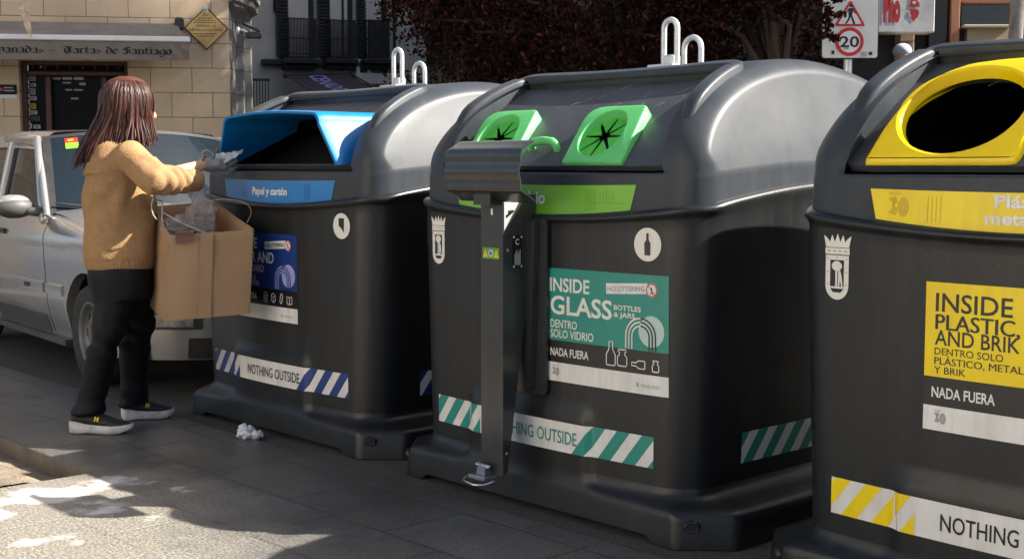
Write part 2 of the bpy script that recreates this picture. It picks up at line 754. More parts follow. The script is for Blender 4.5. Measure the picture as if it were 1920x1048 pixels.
def bottle_icon(st, cx, cy, s, m, l, rot=0, jar=False, lw=.004):
    if jar:
        pts = [(-.3, 0), (.3, 0), (.36, .08), (.36, .55), (.2, .7), (.2, .85), (.3, .85), (.3, 1), (-.3, 1), (-.3, .85), (-.2, .85), (-.2, .7), (-.36, .55), (-.36, .08)]
    else:
        pts = [(-.2, 0), (.2, 0), (.24, .04), (.24, .45), (.1, .68), (.1, 1), (-.1, 1), (-.1, .68), (-.24, .45), (-.24, .04)]
    ca, sa = math.cos(rot), math.sin(rot)
    st.line([(cx + (x * ca - y * sa) * s, cy + (x * sa + y * ca) * s) for x, y in pts], lw, m, l, True)


def poster(kind, u0, v1):
    """the information sheet; u0, v1 = top left corner on the front"""
    W, Hh = .553, .404
    bgm, fg = {'paper': (st_blue, st_white), 'glass': (st_teal, st_white), 'pack': (st_yellow, st_black)}[kind]
    st = Sticker(F_body)
    U = lambda a: u0 + a * W
    V = lambda b: v1 - b * Hh
    st.rect(U(0), V(.636), U(1), V(0), bgm, 0, 30, 4)
    st.rect(U(0), V(.833), U(1), V(.636), st_black, 0, 30, 2)
    st.rect(U(0), V(1), U(1), V(.833), st_white, 0, 30, 2)
    if kind == 'pack':
        st.text('INSIDE', U(.055), V(.195), .050, fg, width=.40 * W, weight=.012)
        for dd in (0, .0012, .0024):
            st.text('PLASTIC, METAL', U(.055) + dd, V(.315), .041, fg, 1 + dd * 200, width=.82 * W, weight=0)
        st.text('AND BRIK', U(.055), V(.42), .041, fg, width=.44 * W, weight=.010)
        st.text('DENTRO SOLO', U(.055), V(.485), .019, fg, width=.36 * W, weight=.006)
        for dd in (0, .0008):
            st.text('PLÁSTICO, METAL', U(.055) + dd, V(.55), .019, fg, 1 + dd * 200, width=.46 * W, weight=0)
        st.text('Y BRIK', U(.055), V(.612), .019, fg, width=.17 * W, weight=.006)
    elif kind == 'glass':
        st.text('INSIDE', U(.04), V(.205), .049, fg, width=.345 * W, weight=.02)
        st.text('GLASS', U(.045), V(.405), .066, fg, width=.525 * W, weight=.02)
        st.text('BOTTLES', U(.585), V(.315), .017, fg, width=.21 * W)
        st.text('& JARS', U(.585), V(.375), .017, fg, width=.165 * W)
        st.text('DENTRO', U(.045), V(.525), .029, fg, width=.235 * W, weight=.012)
        st.text('SOLO VIDRIO', U(.045), V(.612), .029, fg, width=.375 * W, weight=.012)
    else:
        st.text('INSIDE', U(.04), V(.185), .05, fg, width=.36 * W, weight=.02)
        st.text('PAPER AND', U(.04), V(.345), .052, fg, width=.62 * W, weight=.02)
        st.text('CARDBOARD', U(.04), V(.455), .034, fg, width=.46 * W, weight=.012)
        st.text('DENTRO SOLO', U(.04), V(.55), .022, fg, width=.33 * W, weight=.012)
        st.text('PAPEL Y CARTÓN', U(.04), V(.615), .022, fg, width=.38 * W, weight=.012)
    st.text('NADA FUERA', U(.045), V(.775), .029, st_white, width=.335 * W, weight=.02)
    # no littering tag and prohibition disc
    if kind != 'pack' or True:
        a, b = (.525, .185) if kind != 'pack' else (.6, .12)
        rot = .06
        q = lambda x, y: (U(a) + x * math.cos(rot) - y * math.sin(rot), V(b) + x * math.sin(rot) + y * math.cos(rot))
        st.poly([q(0, 0), q(.178, 0), q(.178, .036), q(0, .036)], st_white, 1)
        st.text('NO LITTERING', q(.006, .009)[0], q(.006, .009)[1], .017, st_grey if kind == 'glass' else st_black, 2, width=.16, weight=.01, rot=rot)
        c = q(.195, .012)
        st.poly(circ(c[0], c[1], .024, n=20), st_white, 2)
        st.line(circ(c[0], c[1], .021, n=20), .004, st_red, 3, True)
        st.line([(c[0] - .013, c[1] + .015), (c[0] + .013, c[1] - .015)], .003, st_red, 3)
        st.line([(c[0] - .004, c[1] - .013), (c[0], c[1]), (c[0] + .005, c[1] - .013)], .004, st_black, 3)
        st.line([(c[0], c[1]), (c[0], c[1] + .009)], .005, st_black, 3)
    # moon and rainbow arcs
    c = (U(.875), V(.47))
    st.poly(circ(c[0], c[1], .053, n=30), st_mint if kind != 'paper' else st_lilac, 1)
    cx = U(.795)
    for i in range(3):
        r = .062 - i * .013
        arc = [(cx - r, V(.63))] + [(cx + r * math.cos(R(a)), V(.52) + r * math.sin(R(a))) for a in range(180, 89, -9)]
        st.line(arc, .0055, st_white if kind != 'paper' else st_lilac, 3)
        arc = [(cx + r * math.cos(R(a)), V(.52) + r * math.sin(R(a))) for a in range(90, -1, -9)] + [(cx + r, V(.63))]
        st.line(arc, .0055, st_black if kind != 'paper' else st_blue, 3)
    # small product outlines
    if kind == 'glass':
        bottle_icon(st, U(.565), V(.79), .082, st_white, 3)
        bottle_icon(st, U(.655), V(.785), .056, st_white, 3, jar=True)
        bottle_icon(st, U(.83), V(.755), .056, st_white, 3, rot=R(90))
        bottle_icon(st, U(.91), V(.80), .037, st_white, 3, jar=True)
    elif kind == 'paper':
        for k, q in enumerate((.53, .65, .77, .89)):
            x, y = U(q), V(.79)
            if k == 0:
                st.line([(x - .014, y), (x + .014, y), (x + .014, y + .034), (x + .005, y + .044), (x - .014, y + .044)], .004, st_white, 3, True)
                for j in range(3):
                    st.line([(x - .008, y + .01 + j * .009), (x + .008, y + .01 + j * .009)], .003, st_white, 3)
            elif k == 1:
                st.line([(x - .017, y + .01), (x, y), (x + .017, y + .01), (x + .017, y + .034), (x, y + .044), (x - .017, y + .034)], .004, st_white, 3, True)
                st.line([(x - .017, y + .034), (x, y + .022), (x + .017, y + .034)], .004, st_white, 3)
                st.line([(x, y + .022), (x, y)], .004, st_white, 3)
            elif k == 2:
                st.line([(x - .012, y + .008), (x - .004, y), (x + .004, y + .004), (x + .012, y + .036), (x + .004, y + .046), (x - .004, y + .042)], .004, st_white, 3, True)
            else:
                st.line([(x - .02, y + .004), (x, y), (x + .02, y + .004), (x + .02, y + .036), (x, y + .032), (x - .02, y + .036)], .004, st_white, 3, True)
                st.line([(x, y), (x, y + .032)], .004, st_white, 3)
    # white foot of the sheet
    st.text('MADRID', U(.80), V(.945), .012, st_grey, width=.14 * W, weight=.0)
    st.poly([(U(.765), V(.945)), (U(.782), V(.945)), (U(.782), V(.905)), (U(.765), V(.905))], st_grey, 1)
    if kind != 'paper':
        logo30(st, U(.062), V(.955), .033, st_grey, 1)
    return st


def logo30(st, x, y, h, m, l):
    w = h * .09
    for k in (0, 1, 2):
        d = k * h * .09
        st.line([(x + d, y + h * .85 - d), (x + h * .35 - d * .3, y + h * .95 - d), (x + h * .42 - d, y + h * .7), (x + h * .22, y + h * .56 - d * .5), (x + h * .45 - d, y + h * .4),
                 (x + h * .38 - d * .3, y + h * .16 + d), (x + d, y + h * .25 + d)], w, m, l)
        st.line([(x + h * .78 + (h * .25 - d) * math.cos(R(a)), y + h * .5 + (h * .42 - d) * math.sin(R(a))) for a in range(0, 360, 24)], w, m, l, True)
    st.text('MADRID', x, y + h * 1.05, h * .14, m, l, width=h * .6, weight=.0)


def wedge_block(outline, hole, h0, h1, vmax, m_parent, name, mats, inner=-.05, bev=.007):
    """moulded surround standing on the lid, rising from h0 (bottom edge) to h1 (top), with a hole"""
    mb = MB()
    hh = lambda v: h0 + (h1 - h0) * smooth01(v, -.05, vmax)
    n = len(outline)
    cu = sum(p[0] for p in outline) / n
    cv = sum(p[1] for p in outline) / n

    def inset(pts, d, c):
        out = []
        k = len(pts)
        for i, p in enumerate(pts):
            a, b = Vector(pts[i - 1]), Vector(pts[(i + 1) % k])
            t = (b - a).normalized()
            out.append((p[0] - t.y * d, p[1] + t.x * d))
        return out
    ins = inset(outline, bev, None)
    hol = inset(hole, -bev, None)
    loops = ins, hol
    flatT = lambda u, v: lidp(u, v, hh(v))
    mb.poly(ins, [hol], 0, flatT)
    for f in range(len(mb.sm)):
        mb.sm[f] = True
    # outer bevel + wall
    rings = [[lidp(u, v, -.012) for u, v in outline], [lidp(u, v, hh(v) - bev) for u, v in outline],
             [lidp(u, v, hh(v) - bev * .3) for u, v in inset(outline, bev * .3, None)], [lidp(u, v, hh(v)) for u, v in ins]]
    mb.loft(rings, cap0=False, cap1=False)
    rings = [[lidp(u, v, hh(v)) for u, v in hol], [lidp(u, v, hh(v) - bev * .3) for u, v in inset(hole, -bev * .3, None)],
             [lidp(u, v, hh(v) - bev) for u, v in hole], [lidp(u, v, max(inner, hh(v) - .034)) for u, v in inset(hole, .006, None)]]
    mb.loft(rings, cap0=False, cap1=False)
    return mb.build(name, mats, m_parent, autosmooth=40)


def make_bin(kind, x, y, rz=0.0):
    root = empty('recycling_container', row(x, y), ROT + rz)
    # ---- moulded foot
    b = MB()
    RINGS = [(0.0, 0), (.09, 0.0), (.105, .02), (.114, .08), (.121, .2), (.128, .42), (.136, .66), (.147, .86), (.160, .96), (.175, 1.0)]
    rings = []
    bo = body_ring(.175)
    for z, k in RINGS:
        o = ring(.855 - .006 * z / .1, 0 + .006 * z / .1, 1.74 - .006 * z / .1, .145, 0.0, z, chamfer=True)
        rr = []
        for (ax, ay), (cx, cy) in zip(o, bo):
            px, py = ax + (cx - ax) * k, ay + (cy - ay) * k
            zz = z
            if z == 0.0:
                lift = .024 * (1 - smooth01(abs(px), .58, .62)) if (ay < .02 or ay > 1.7) else .04 * (1 - smooth01(abs(py - .87), .50, .56))
                zz = lift
            rr.append((px, py, zz))
        rings.append(rr)
    b.loft(rings, cap0=False, cap1=False)
    inner = [[(p[0] * .975, .87 + (p[1] - .87) * .975, p[2] + .006) for p in rings[0]], [(p[0] * .975, .87 + (p[1] - .87) * .975, .085) for p in rings[0]]]
    b.loft([rings[0], inner[0]][::-1], cap0=False, cap1=False)
    b.loft(inner[::-1], cap0=False, cap1=False, m=1)
    b.poly([(p[0], p[1]) for p in inner[1]], m=1, T=lambda u, v: (u, v, .084), flip=True)
    base = b.build('base', [plastic, black], root)
    for sx in (1, -1):
        hb = MB()
        c = Vector((sx * (.855 - .0725 - .03), .0725 - .03 - .0075, .075))
        n = Vector((sx * .7071, -.7071, 0))
        t = Vector((sx * .7071, .7071, 0))
        rr = [[c + n * d + (t * math.cos(q) * r + Vector((0, 0, 1)) * math.sin(q) * r * .75) for q in [2 * math.pi * k / 18 for k in range(18)]]
              for d, r in ((-.01, .030), (.001, .026), (.0045, .0225), (.002, .019), (-.02, .017))]
        if sx < 0:
            rr = [q[::-1] for q in rr]
        hb.loft(rr[:4], m=0, cap0=False, cap1=False)
        hb.loft([rr[3], [p + n * .0005 for p in rr[3]]], m=1, cap0=False)
        hb.build('drain_hole', [plastic, black], base)
    # ---- body
    b = MB()
    rings = []
    zs = [.175 + (.96 - .175) * i / 34 for i in range(35)]
    for z in zs:
        rings.append([(p[0], p[1], z) for p in body_ring(z)])
    for k, (t, ins) in enumerate(((.25, 0), (.5, 0), (.72, 0), (.80, -.003), (.86, -.010), (.92, -.014), (.97, -.012), (1.0, -.004), (1.0, .012), (.96, .03))):
        pr = body_ring(1.0, ins)
        rings.append([(p[0], p[1], .96 + (ledge(p[0], p[1]) - .96) * t + (.006 if 7 <= k <= 8 else 0)) for p in pr])
    b.loft(rings, cap0=False, cap1=False)
    b.build('body', plastic, root)
    # ---- hood (barrel roof), lofted along x with rounded end caps
    rows = [(.079, 1.03), (.079, 1.10), (.079, 1.16), (.079, 1.20), (.080, 1.214)]
    NA = 26
    a0 = .055
    for i in range(NA):
        th = a0 + (math.pi / 2 - a0) * i / (NA - 1)
        yy = .87 - .79 * math.cos(th)
        rows.append((yy, 1.2 + .44 * math.sin(th)))
    front = rows
    rear = [(1.74 - y_, z_) for y_, z_ in rows[::-1][1:]]
    prof = front + rear
    nP = len(prof)

    def offset(d):
        out = []
        for i, p in enumerate(prof):
            a = Vector(prof[max(0, i - 1)])
            c = Vector(prof[min(nP - 1, i + 1)])
            t = (c - a).normalized()
            n = Vector((-t.y, t.x))
            zf = smooth01(p[1], 1.21, 1.32)
            d_ = d * (1 - .45 * zf)
            out.append((p[0] - (n.x if zf > 0 else math.copysign(1, n.x)) * d_, p[1] - n.y * d_ * zf))
        return out
    Wd, rf = .730, .112
    stations = []
    inner_x = [-.598, -.575] + [-.55 + .05 * i for i in range(23)] + [.575, .598]
    capx = [(Wd - rf) + rf * math.sin(R(a)) for a in (0, 10, 20, 30, 40, 50, 60, 70, 78, 84, 90)]
    capd = [rf * (1 - math.cos(R(a))) for a in (0, 10, 20, 30, 40, 50, 60, 70, 78, 84, 90)]
    for xx, d in list(zip(capx, capd))[::-1]:
        stations.append((-xx, d))
    stations += [(q, 0) for q in inner_x]
    stations += list(zip(capx, capd))

    def deform(px, py, pz):
        up = smooth01(pz, 1.08, 1.214) * (1 - smooth01(pz, 1.214, 1.6))
        k = max(0, pz - 1.214)
        ax = abs(px)
        x2 = px * (1 - .15 * k / .4 * smooth01(ax, .15, .68))
        bl = .03 * max(0, 1 - (px / .605) ** 2) * max(0, min(1, (1.30 - pz) / .08))
        y2 = py - bl if py < .87 else py + bl
        if pz < 1.24:
            y2 += max(0, pz - 1.08) * (.05 if py < .87 else -.05)
        pz += .05 * up * math.sin(math.pi * max(0, min(1, (py - .06) / 1.62))) * smooth01(ax, .5, .7)
        return (x2, y2, pz)
    b = MB()
    vs = []
    for xx, d in stations:
        for p in offset(d):
            vs.append(deform(xx, p[0], p[1]))
    fs = []
    lo = 5
    hi = [i for i, p in enumerate(front) if p[0] < .47][-1]
    for i in range(len(stations) - 1):
        xm = (stations[i][0] + stations[i + 1][0]) / 2
        for j in range(nP - 1):
            if abs(xm) < .575 and lo <= j < hi:
                continue
            k = i * nP + j
            fs.append((k, k + 1, k + nP + 1, k + nP))
    b.add(vs, [f[::-1] for f in fs], 0)
    # flat ends
    for sgn, si in ((-1, 0), (1, len(stations) - 1)):
        half = len(front)
        base_i = si * nP
        cols = 14
        grid = []
        for r_ in range(half):
            p = Vector((stations[si][0], *offset(stations[si][1])[r_]))
            q = Vector((stations[si][0], *offset(stations[si][1])[nP - 1 - r_]))
            rowv = []
            for c in range(cols + 1):
                t = c / cols
                v = p.lerp(q, t)
                rowv.append(deform(v.x, v.y, v.z))
            grid.append(rowv)
        o = [pp for rr in grid for pp in rr]
        f2 = []
        for r_ in range(half - 1):
            for c in range(cols):
                k = r_ * (cols + 1) + c
                f = (k, k + 1, k + cols + 2, k + cols + 1)
                f2.append(f if sgn > 0 else f[::-1])
        b.add(o, f2, 0)
    # shelf under the lid edge
    for (q0, q1) in zip(inner_x[:-1], inner_x[1:]):
        A = deform(q0, *front[lo]); Bq = deform(q1, *front[lo])
        b.add([A, Bq, (q1, .15, 1.218), (q0, .15, 1.218)], [(0, 1, 2, 3)], 0, False)
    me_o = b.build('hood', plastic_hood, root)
    bm = bmesh.new(); bm.from_mesh(me_o.data)
    bmesh.ops.remove_doubles(bm, verts=bm.verts, dist=.0004)
    bm.to_mesh(me_o.data); bm.free()
    # ---- rim round the lid, part of the hood
    path = []
    side = []
    for i in range(15):
        t = i / 14
        yy = .088 + (.47 - .088) * t
        side.append((.603 - .055 * t, yy, arch(yy) - .004))
    corner = [(.545, .49, 1.585), (.535, .503, 1.594), (.515, .511, 1.599)]
    top = [(.45 - .9 * i / 12, .512 - .016 * math.cos(math.pi * (.45 - .9 * i / 12) / .9), 1.6 - .008 * math.cos(math.pi * (.45 - .9 * i / 12) / .9)) for i in range(13)]
    path = side + corner + top + [(-p[0], p[1], p[2]) for p in corner[::-1]] + [(-p[0], p[1], p[2]) for p in side[::-1]]
    rb = MB()
    rings = []
    n = len(path)
    for i, p in enumerate(path):
        pp = Vector(p)
        a, c = Vector(path[max(0, i - 1)]), Vector(path[min(n - 1, i + 1)])
        t = (c - a).normalized()
        # outward normal of the slope: blend from front-up to up
        nn = Vector((0, -.75 + .5 * smooth01(pp.y, .2, .5), .75))
        nn = (nn - t * nn.dot(t)).normalized()
        bb = t.cross(nn).normalized()
        j = min(i, n - 1 - i)
        k = smooth01(j, -.5, 6)
        top_h = -.03 + .058 * k
        hw = .014 + .018 * k
        if 15 <= j:
            hw, top_h = .03, .018
        sec = [(-hw, -.10), (-hw, top_h - .012), (-hw + .004, top_h - .003), (-hw + .013, top_h), (hw - .013, top_h), (hw - .004, top_h - .003), (hw, top_h - .012), (hw, -.05)]
        rings.append([pp + bb * u + nn * v for u, v in sec])
    rb.loft(rings)
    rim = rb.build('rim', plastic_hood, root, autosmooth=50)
    # ---- lid
    hole = {'glass': [circ(.193, .13, .1, .1), circ(-.370, .13, .1, .1)],
            'pack': [circ(-.288, .194, .194, .164), circ(.298, .194, .194, .164)],
            'paper': [[(-.49, .008), (.49, .008), (.40, .345), (-.40, .345)]]}[kind]
    out = [(-.572, 0), (-.5, -.004), (.5, -.004), (.572, 0), (.583, .012), (.535, .45), (.52, .47), (-.52, .47), (-.535, .45), (-.583, .012)]
    fine = []
    for i in range(len(out)):
        a, c = Vector(out[i]), Vector(out[(i + 1) % len(out)])
        m_ = max(1, int((c - a).length / .06))
        fine += [tuple(a.lerp(c, k / m_)) for k in range(m_)]
    lb = MB()
    lb.poly(fine, hole, 0, lambda u, v: lidp(u, v, .0))
    lb.loft([[lidp(u, v, -.022) for u, v in fine], [lidp(u, v, -.006) for u, v in fine], [lidp(u * .995, v * .995 + .001, 0) for u, v in fine]], cap0=False, cap1=False)
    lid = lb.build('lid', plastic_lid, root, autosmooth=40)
    sc_ = Sticker(lambda u, v, l: lidp(u, v, l + .0012))
    g_ = np.random.default_rng({'paper': 1, 'glass': 2, 'pack': 3}[kind])
    for q_ in range(16 if kind == 'glass' else 6):
        u_, v_ = g_.uniform(-.35, .45), g_.uniform(.30, .44)
        L_, an_ = g_.uniform(.012, .05), g_.uniform(.3, 1.1)
        sc_.line([(u_, v_), (u_ + L_ * math.cos(an_) * .6, v_ + L_ * math.sin(an_) * .5 + .002), (u_ + L_ * math.cos(an_), v_ + L_ * math.sin(an_))], g_.uniform(.0012, .003), st_grey, 0)
    merge(lid, sc_.build('scratches', root))
    if kind != 'paper':
        ip = [(u0_, v0_) for u0_, v0_ in ((-.50, .40), (.48, .40))]
        sl = MB()
    # ---- colour coded mouths
    if kind == 'glass':
        for cu in (.209, -.354):
            ol = []
            cs4 = [Vector((cu - .138, 0)), Vector((cu + .158, 0)), Vector((cu + .117, .27)), Vector((cu - .159, .27))]
            for i4, rd in enumerate((.008, .012, .025, .075)):
                a4, b4, c4 = cs4[i4 - 1], cs4[i4], cs4[(i4 + 1) % 4]
                p4, q4 = b4 + (a4 - b4).normalized() * rd, b4 + (c4 - b4).normalized() * rd
                for t4 in (0, .25, .5, .75, 1):
                    w4 = (p4 * (1 - t4) ** 2 + b4 * 2 * t4 * (1 - t4) + q4 * t4 ** 2)
                    ol.append((w4.x, w4.y))
            cu -= .016
            pr = wedge_block(ol, circ(cu, .135, .098, .104, 32), .012, .042, .26, root, 'bottle_port', green_p)
            fl = MB()
            for k in range(8):
                a0_, a1_ = 45 * k + 2.2, 45 * k + 42.8
                pts = [(cu + .022 * math.cos(R(45 * k + 22.5)), .135 + .022 * math.sin(R(45 * k + 22.5)))]
                pts += [(cu + .098 * math.cos(R(a0_ + (a1_ - a0_) * i / 6)), .135 + .105 * math.sin(R(a0_ + (a1_ - a0_) * i / 6))) for i in range(7)]
                pts[0:1] = [(cu + .026 * math.cos(R(a0_ + 14)), .135 + .026 * math.sin(R(a0_ + 14))), ] if False else pts[0:1]
                fl.prism(pts, lambda u, v: lidp(u, v, .008), lambda u, v: lidp(u, v, .012 + .0 * u))
            fl.build('rubber_flap', green_flap, pr)
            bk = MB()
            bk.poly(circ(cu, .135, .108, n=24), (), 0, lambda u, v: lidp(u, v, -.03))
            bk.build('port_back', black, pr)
        hb = MB()
        hp = [lidp(u_ - .03, v_, h_) for u_, v_, h_ in ((-.125, .085, -.005), (-.12, .09, .018), (-.095, .095, .027), (-.045, .097, .03), (-.005, .095, .026), (.012, .088, .018), (.016, .08, -.005))]
        hb.tube(hp, [.017] * 7, 10, flat=.85)
        hb.build('lid_handle', green_p, root)
    elif kind == 'pack':
        for sg in (-1, 1):
            ol = [(-.522, .012), (-.518, 0), (-.50, 0), (-.09, 0), (-.066, .006), (-.06, .025), (-.06, .36), (-.075, .395), (-.17, .4), (-.25, .398), (-.34, .385), (-.40, .35), (-.45, .29), (-.488, .21), (-.512, .12), (-.521, .03)]
            ol2 = []
            for i in range(len(ol)):
                a, c = ol[i], ol[(i + 1) % len(ol)]
                ol2 += [a, ((a[0] + c[0]) / 2, (a[1] + c[1]) / 2)]
            for _ in range(2):
                ch = []
                for i in range(len(ol2)):
                    a, c = ol2[i], ol2[(i + 1) % len(ol2)]
                    ch += [(a[0] * .75 + c[0] * .25, a[1] * .75 + c[1] * .25), (a[0] * .25 + c[0] * .75, a[1] * .25 + c[1] * .75)]
                ol2 = ch
            if sg > 0:
                ol2 = [(-u + .01, v) for u, v in ol2[::-1]]
            cu = -.288 if sg < 0 else .298
            pr = wedge_block(ol2, circ(cu, .194, .184, .158, 44), .012, .055, .38, root, 'packaging_port', yellow_p, inner=-.045, bev=.012)
        mb = MB()
        mb.box((-.1, .62, 1.0), (.02, .02, .5))
    else:
        hb = MB()
        th = .018
        # outer and inner skins of the projecting cowl: sections from the lid towards the street
        def sec(k, ins):
            # k=0 at lid, k=1 at the front edge
            wt = .415 - ins
            wb = .515 - ins
            zt = 1.487 - ins
            yt = .36 - (.36 - .035) * k
            yb = .118 - (.118 - .060) * k
            pts = []
            zb = 1.252
            r = .05
            m = 8
            pts.append((-wb, yb, zb))
            for i in range(1, m):
                t = i / m
                pts.append((-wb + (wb - wt) * t, yb + (yt - yb) * t, zb + (zt - r - zb) * t))
            for a in range(0, 91, 15):
                q = R(a)
                pts.append((-wt + r * (1 - math.cos(q)) - 0, yt, zt - r + r * math.sin(q)))
            for i in range(1, 14):
                t = i / 14
                pts.append((-wt + r + (2 * wt - 2 * r) * t, yt - .02 * math.sin(math.pi * t) * k, zt + .012 * math.sin(math.pi * t)))
            for a in range(90, -1, -15):
                q = R(a)
                pts.append((wt - r * (1 - math.cos(q)), yt, zt - r + r * math.sin(q)))
            for i in range(m - 1, 0, -1):
                t = i / m
                pts.append((wb - (wb - wt) * t, yb + (yt - yb) * t, zb + (zt - r - zb) * t))
            pts.append((wb, yb, zb))
            return pts
        rings = [sec(k, 0) for k in (-.12, .2, .5, .8, .95)] + [[(p[0] * .997, p[1] - .008, p[2] - .001) for p in sec(1, .003)], [(p[0] * .985, p[1] - .008, p[2] - .003) for p in sec(1, th * .6)]] + \
                [sec(k, th) for k in (.95, .5, 0, -.25)]
        hb.loft(rings, closed=False, cap0=False, cap1=False)
        o_ = hb.build('cowl', blue_p, root, autosmooth=60)
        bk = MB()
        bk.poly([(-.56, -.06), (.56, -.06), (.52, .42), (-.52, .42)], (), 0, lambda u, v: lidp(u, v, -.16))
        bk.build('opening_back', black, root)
    # ---- lifting hooks
    hx = 0.0
    def loop(cy_, cz, ww, hh, name):
        m_ = MB()
        pts = [(hx - ww / 2, cy_, cz - .03), (hx - ww / 2, cy_, cz + hh - ww / 2)]
        pts += [(hx - ww / 2 * math.cos(R(a)), cy_, cz + hh - ww / 2 + ww / 2 * math.sin(R(a))) for a in range(15, 166, 15)]
        pts += [(hx + ww / 2, cy_, cz + hh - ww / 2), (hx + ww / 2, cy_, cz - .03)]
        m_.tube(pts, .0115, 10)
        return m_
    m_ = loop(.775, 1.635, .068, .185, 'a')
    m_.box((hx + .01, .775, 1.655), (.05, .045, .055), bev=.006)
    m_.box((hx, .735, 1.638), (.13, .05, .012), bev=.003)
    m_.build('lifting_hook', galv, root)
    m_ = loop(.91, 1.64, .088, .12, 'b')
    m_.build('lifting_hook', galv, root)
    return root, base, lid


def dress_bin(root, kind, scol, dcol, pu, pv, txt):
    # hazard strip along the foot
    st = Sticker(F_body)
    st.rect(-.575, .234, .563, .341, st_white, 0, 60, 6)
    u0, u1, v0, v1 = -.575, .563, .234, .341
    for (a, c, s0) in ((u0, -.28, -.645), (.20, u1, .195)):
        stripes(st, a if a == u0 else a - .0, c, v0, v1, scol, .085, s0, .106, .52) if a == u0 else stripes(st, .12, u1, v0, v1, scol, .085, .215, .108, .52)
    st.text('NOTHING OUTSIDE', -.20, .234 + .030, .046, dcol, 2, width=.44, weight=.008)
    st.build('hazard_strip', root)
    st = Sticker(F_side)
    st.rect(.34, .234, .86, .341, st_white, 0, 6, 2)
    stripes(st, .34, .86, .234, .341, scol, .085, .24, .108, .52)
    st.build('hazard_strip', root)
    # name strip on the collar
    st = Sticker(F_collar)
    bgc = {'paper': st_sky, 'glass': st_green, 'pack': st_yellow}[kind]
    lnc = {'paper': st_blue, 'glass': st_dkgreen, 'pack': st_dkyellow}[kind]

    def fu(a, c):
        u = -.474 + .94 * a
        u += (.5 - a) * 2 * .022 * (1 - c)
        zb = 1.105 - .03 * (1 - ((u) / .5) ** 2) + .0
        zt = 1.185 - .006 * (1 - (u / .5) ** 2)
        return u, zb + (zt - zb) * c
    st.rect(0, 0, 1, 1, bgc, 0, 40, 4, fu)
    for k in range(4):
        for s_ in (.14, -.14):
            st.line([(s_ * 1.9 + k * .013 - .02, 1.165 - i * .014) for i in range(6)], .0022, lnc, 1)
    if len(txt) == 1:
        t, wdt, hgt, uc = txt[0]
        st.text(t, uc, 1.112, hgt, st_white, 2, width=wdt, weight=.03, center=True)
    else:
        for i, (t, wdt, hgt, uc) in enumerate(txt):
            st.text(t, uc, 1.139 - i * .044, hgt, st_white, 2, width=wdt, weight=.03)
    if kind == 'pack':
        logo30(st, -.41, 1.105, .06, lnc, 1)
    elif kind == 'glass':
        st.line([(.26, 1.12), (.42, 1.12)], .002, lnc, 1)
        for k in range(5):
            st.line([(.31 + k * .014, 1.122), (.31 + k * .014, 1.15 + .012 * (k % 3))], .002, lnc, 1)
    st.build('name_strip', root)
    # sheet
    poster(kind, pu, pv).build('information_sheet', root)
    # coat of arms and symbol
    st = Sticker(F_body)
    crest(st, -.57, .958, .098, .192)
    st.build('crest_emblem', root)
    st = Sticker(F_body)
    st.poly(circ(.533, .987, .056, .056, 32), st_cream, 0)
    c = (.533, .987)
    if kind == 'glass':
        st.poly([(c[0] - .012, c[1] - .036), (c[0] + .012, c[1] - .036), (c[0] + .013, c[1] + .004), (c[0] + .005, c[1] + .016), (c[0] + .005, c[1] + .038), (c[0] - .005, c[1] + .038), (c[0] - .005, c[1] + .016), (c[0] - .013, c[1] + .004)], st_black, 1)
    elif kind == 'paper':
        st.poly([(c[0] - .018, c[1] + .034), (c[0] - .018, c[1] + .0), (c[0] + .0, c[1] - .01), (c[0] + .016, c[1] - .03), (c[0] + .018, c[1] + .034)], st_black, 1)
    else:
        st.poly([(c[0] - .015, c[1] - .03), (c[0] + .015, c[1] - .03), (c[0] + .015, c[1] + .02), (c[0], c[1] + .034), (c[0] - .015, c[1] + .02)], st_black, 1)
    st.build('symbol_disc', root)


GRP = 'recycling containers standing in a row along the kerb'
b1, _, _ = make_bin('paper', -5.255, 3.25)
tag(b1, 'dark grey recycling container with a projecting blue cowl and blue Papel y cartón strip', 'recycling bin', GRP)
dress_bin(b1, 'paper', st_blue, st_black, -.344, .935, [('Papel y cartón', .30, .036, -.04)])
b2, _, _ = make_bin('glass', -3.465, 3.23)
tag(b2, 'dark grey recycling container with two round green bottle mouths and a lever post in front', 'recycling bin', GRP)
dress_bin(b2, 'glass', st_teal, st_teal, .068, .886, [('Vidrio', .17, .045, -.04)])
b3, _, _ = make_bin('pack', -1.605, 3.20)
tag(b3, 'dark grey recycling container with big round yellow mouth at the right edge', 'recycling bin', GRP)
dress_bin(b3, 'pack', st_yellow, st_black, -.272, .936, [('Plástico,', .215, .034, -.091), ('metal y brik', .30, .034, -.115)])


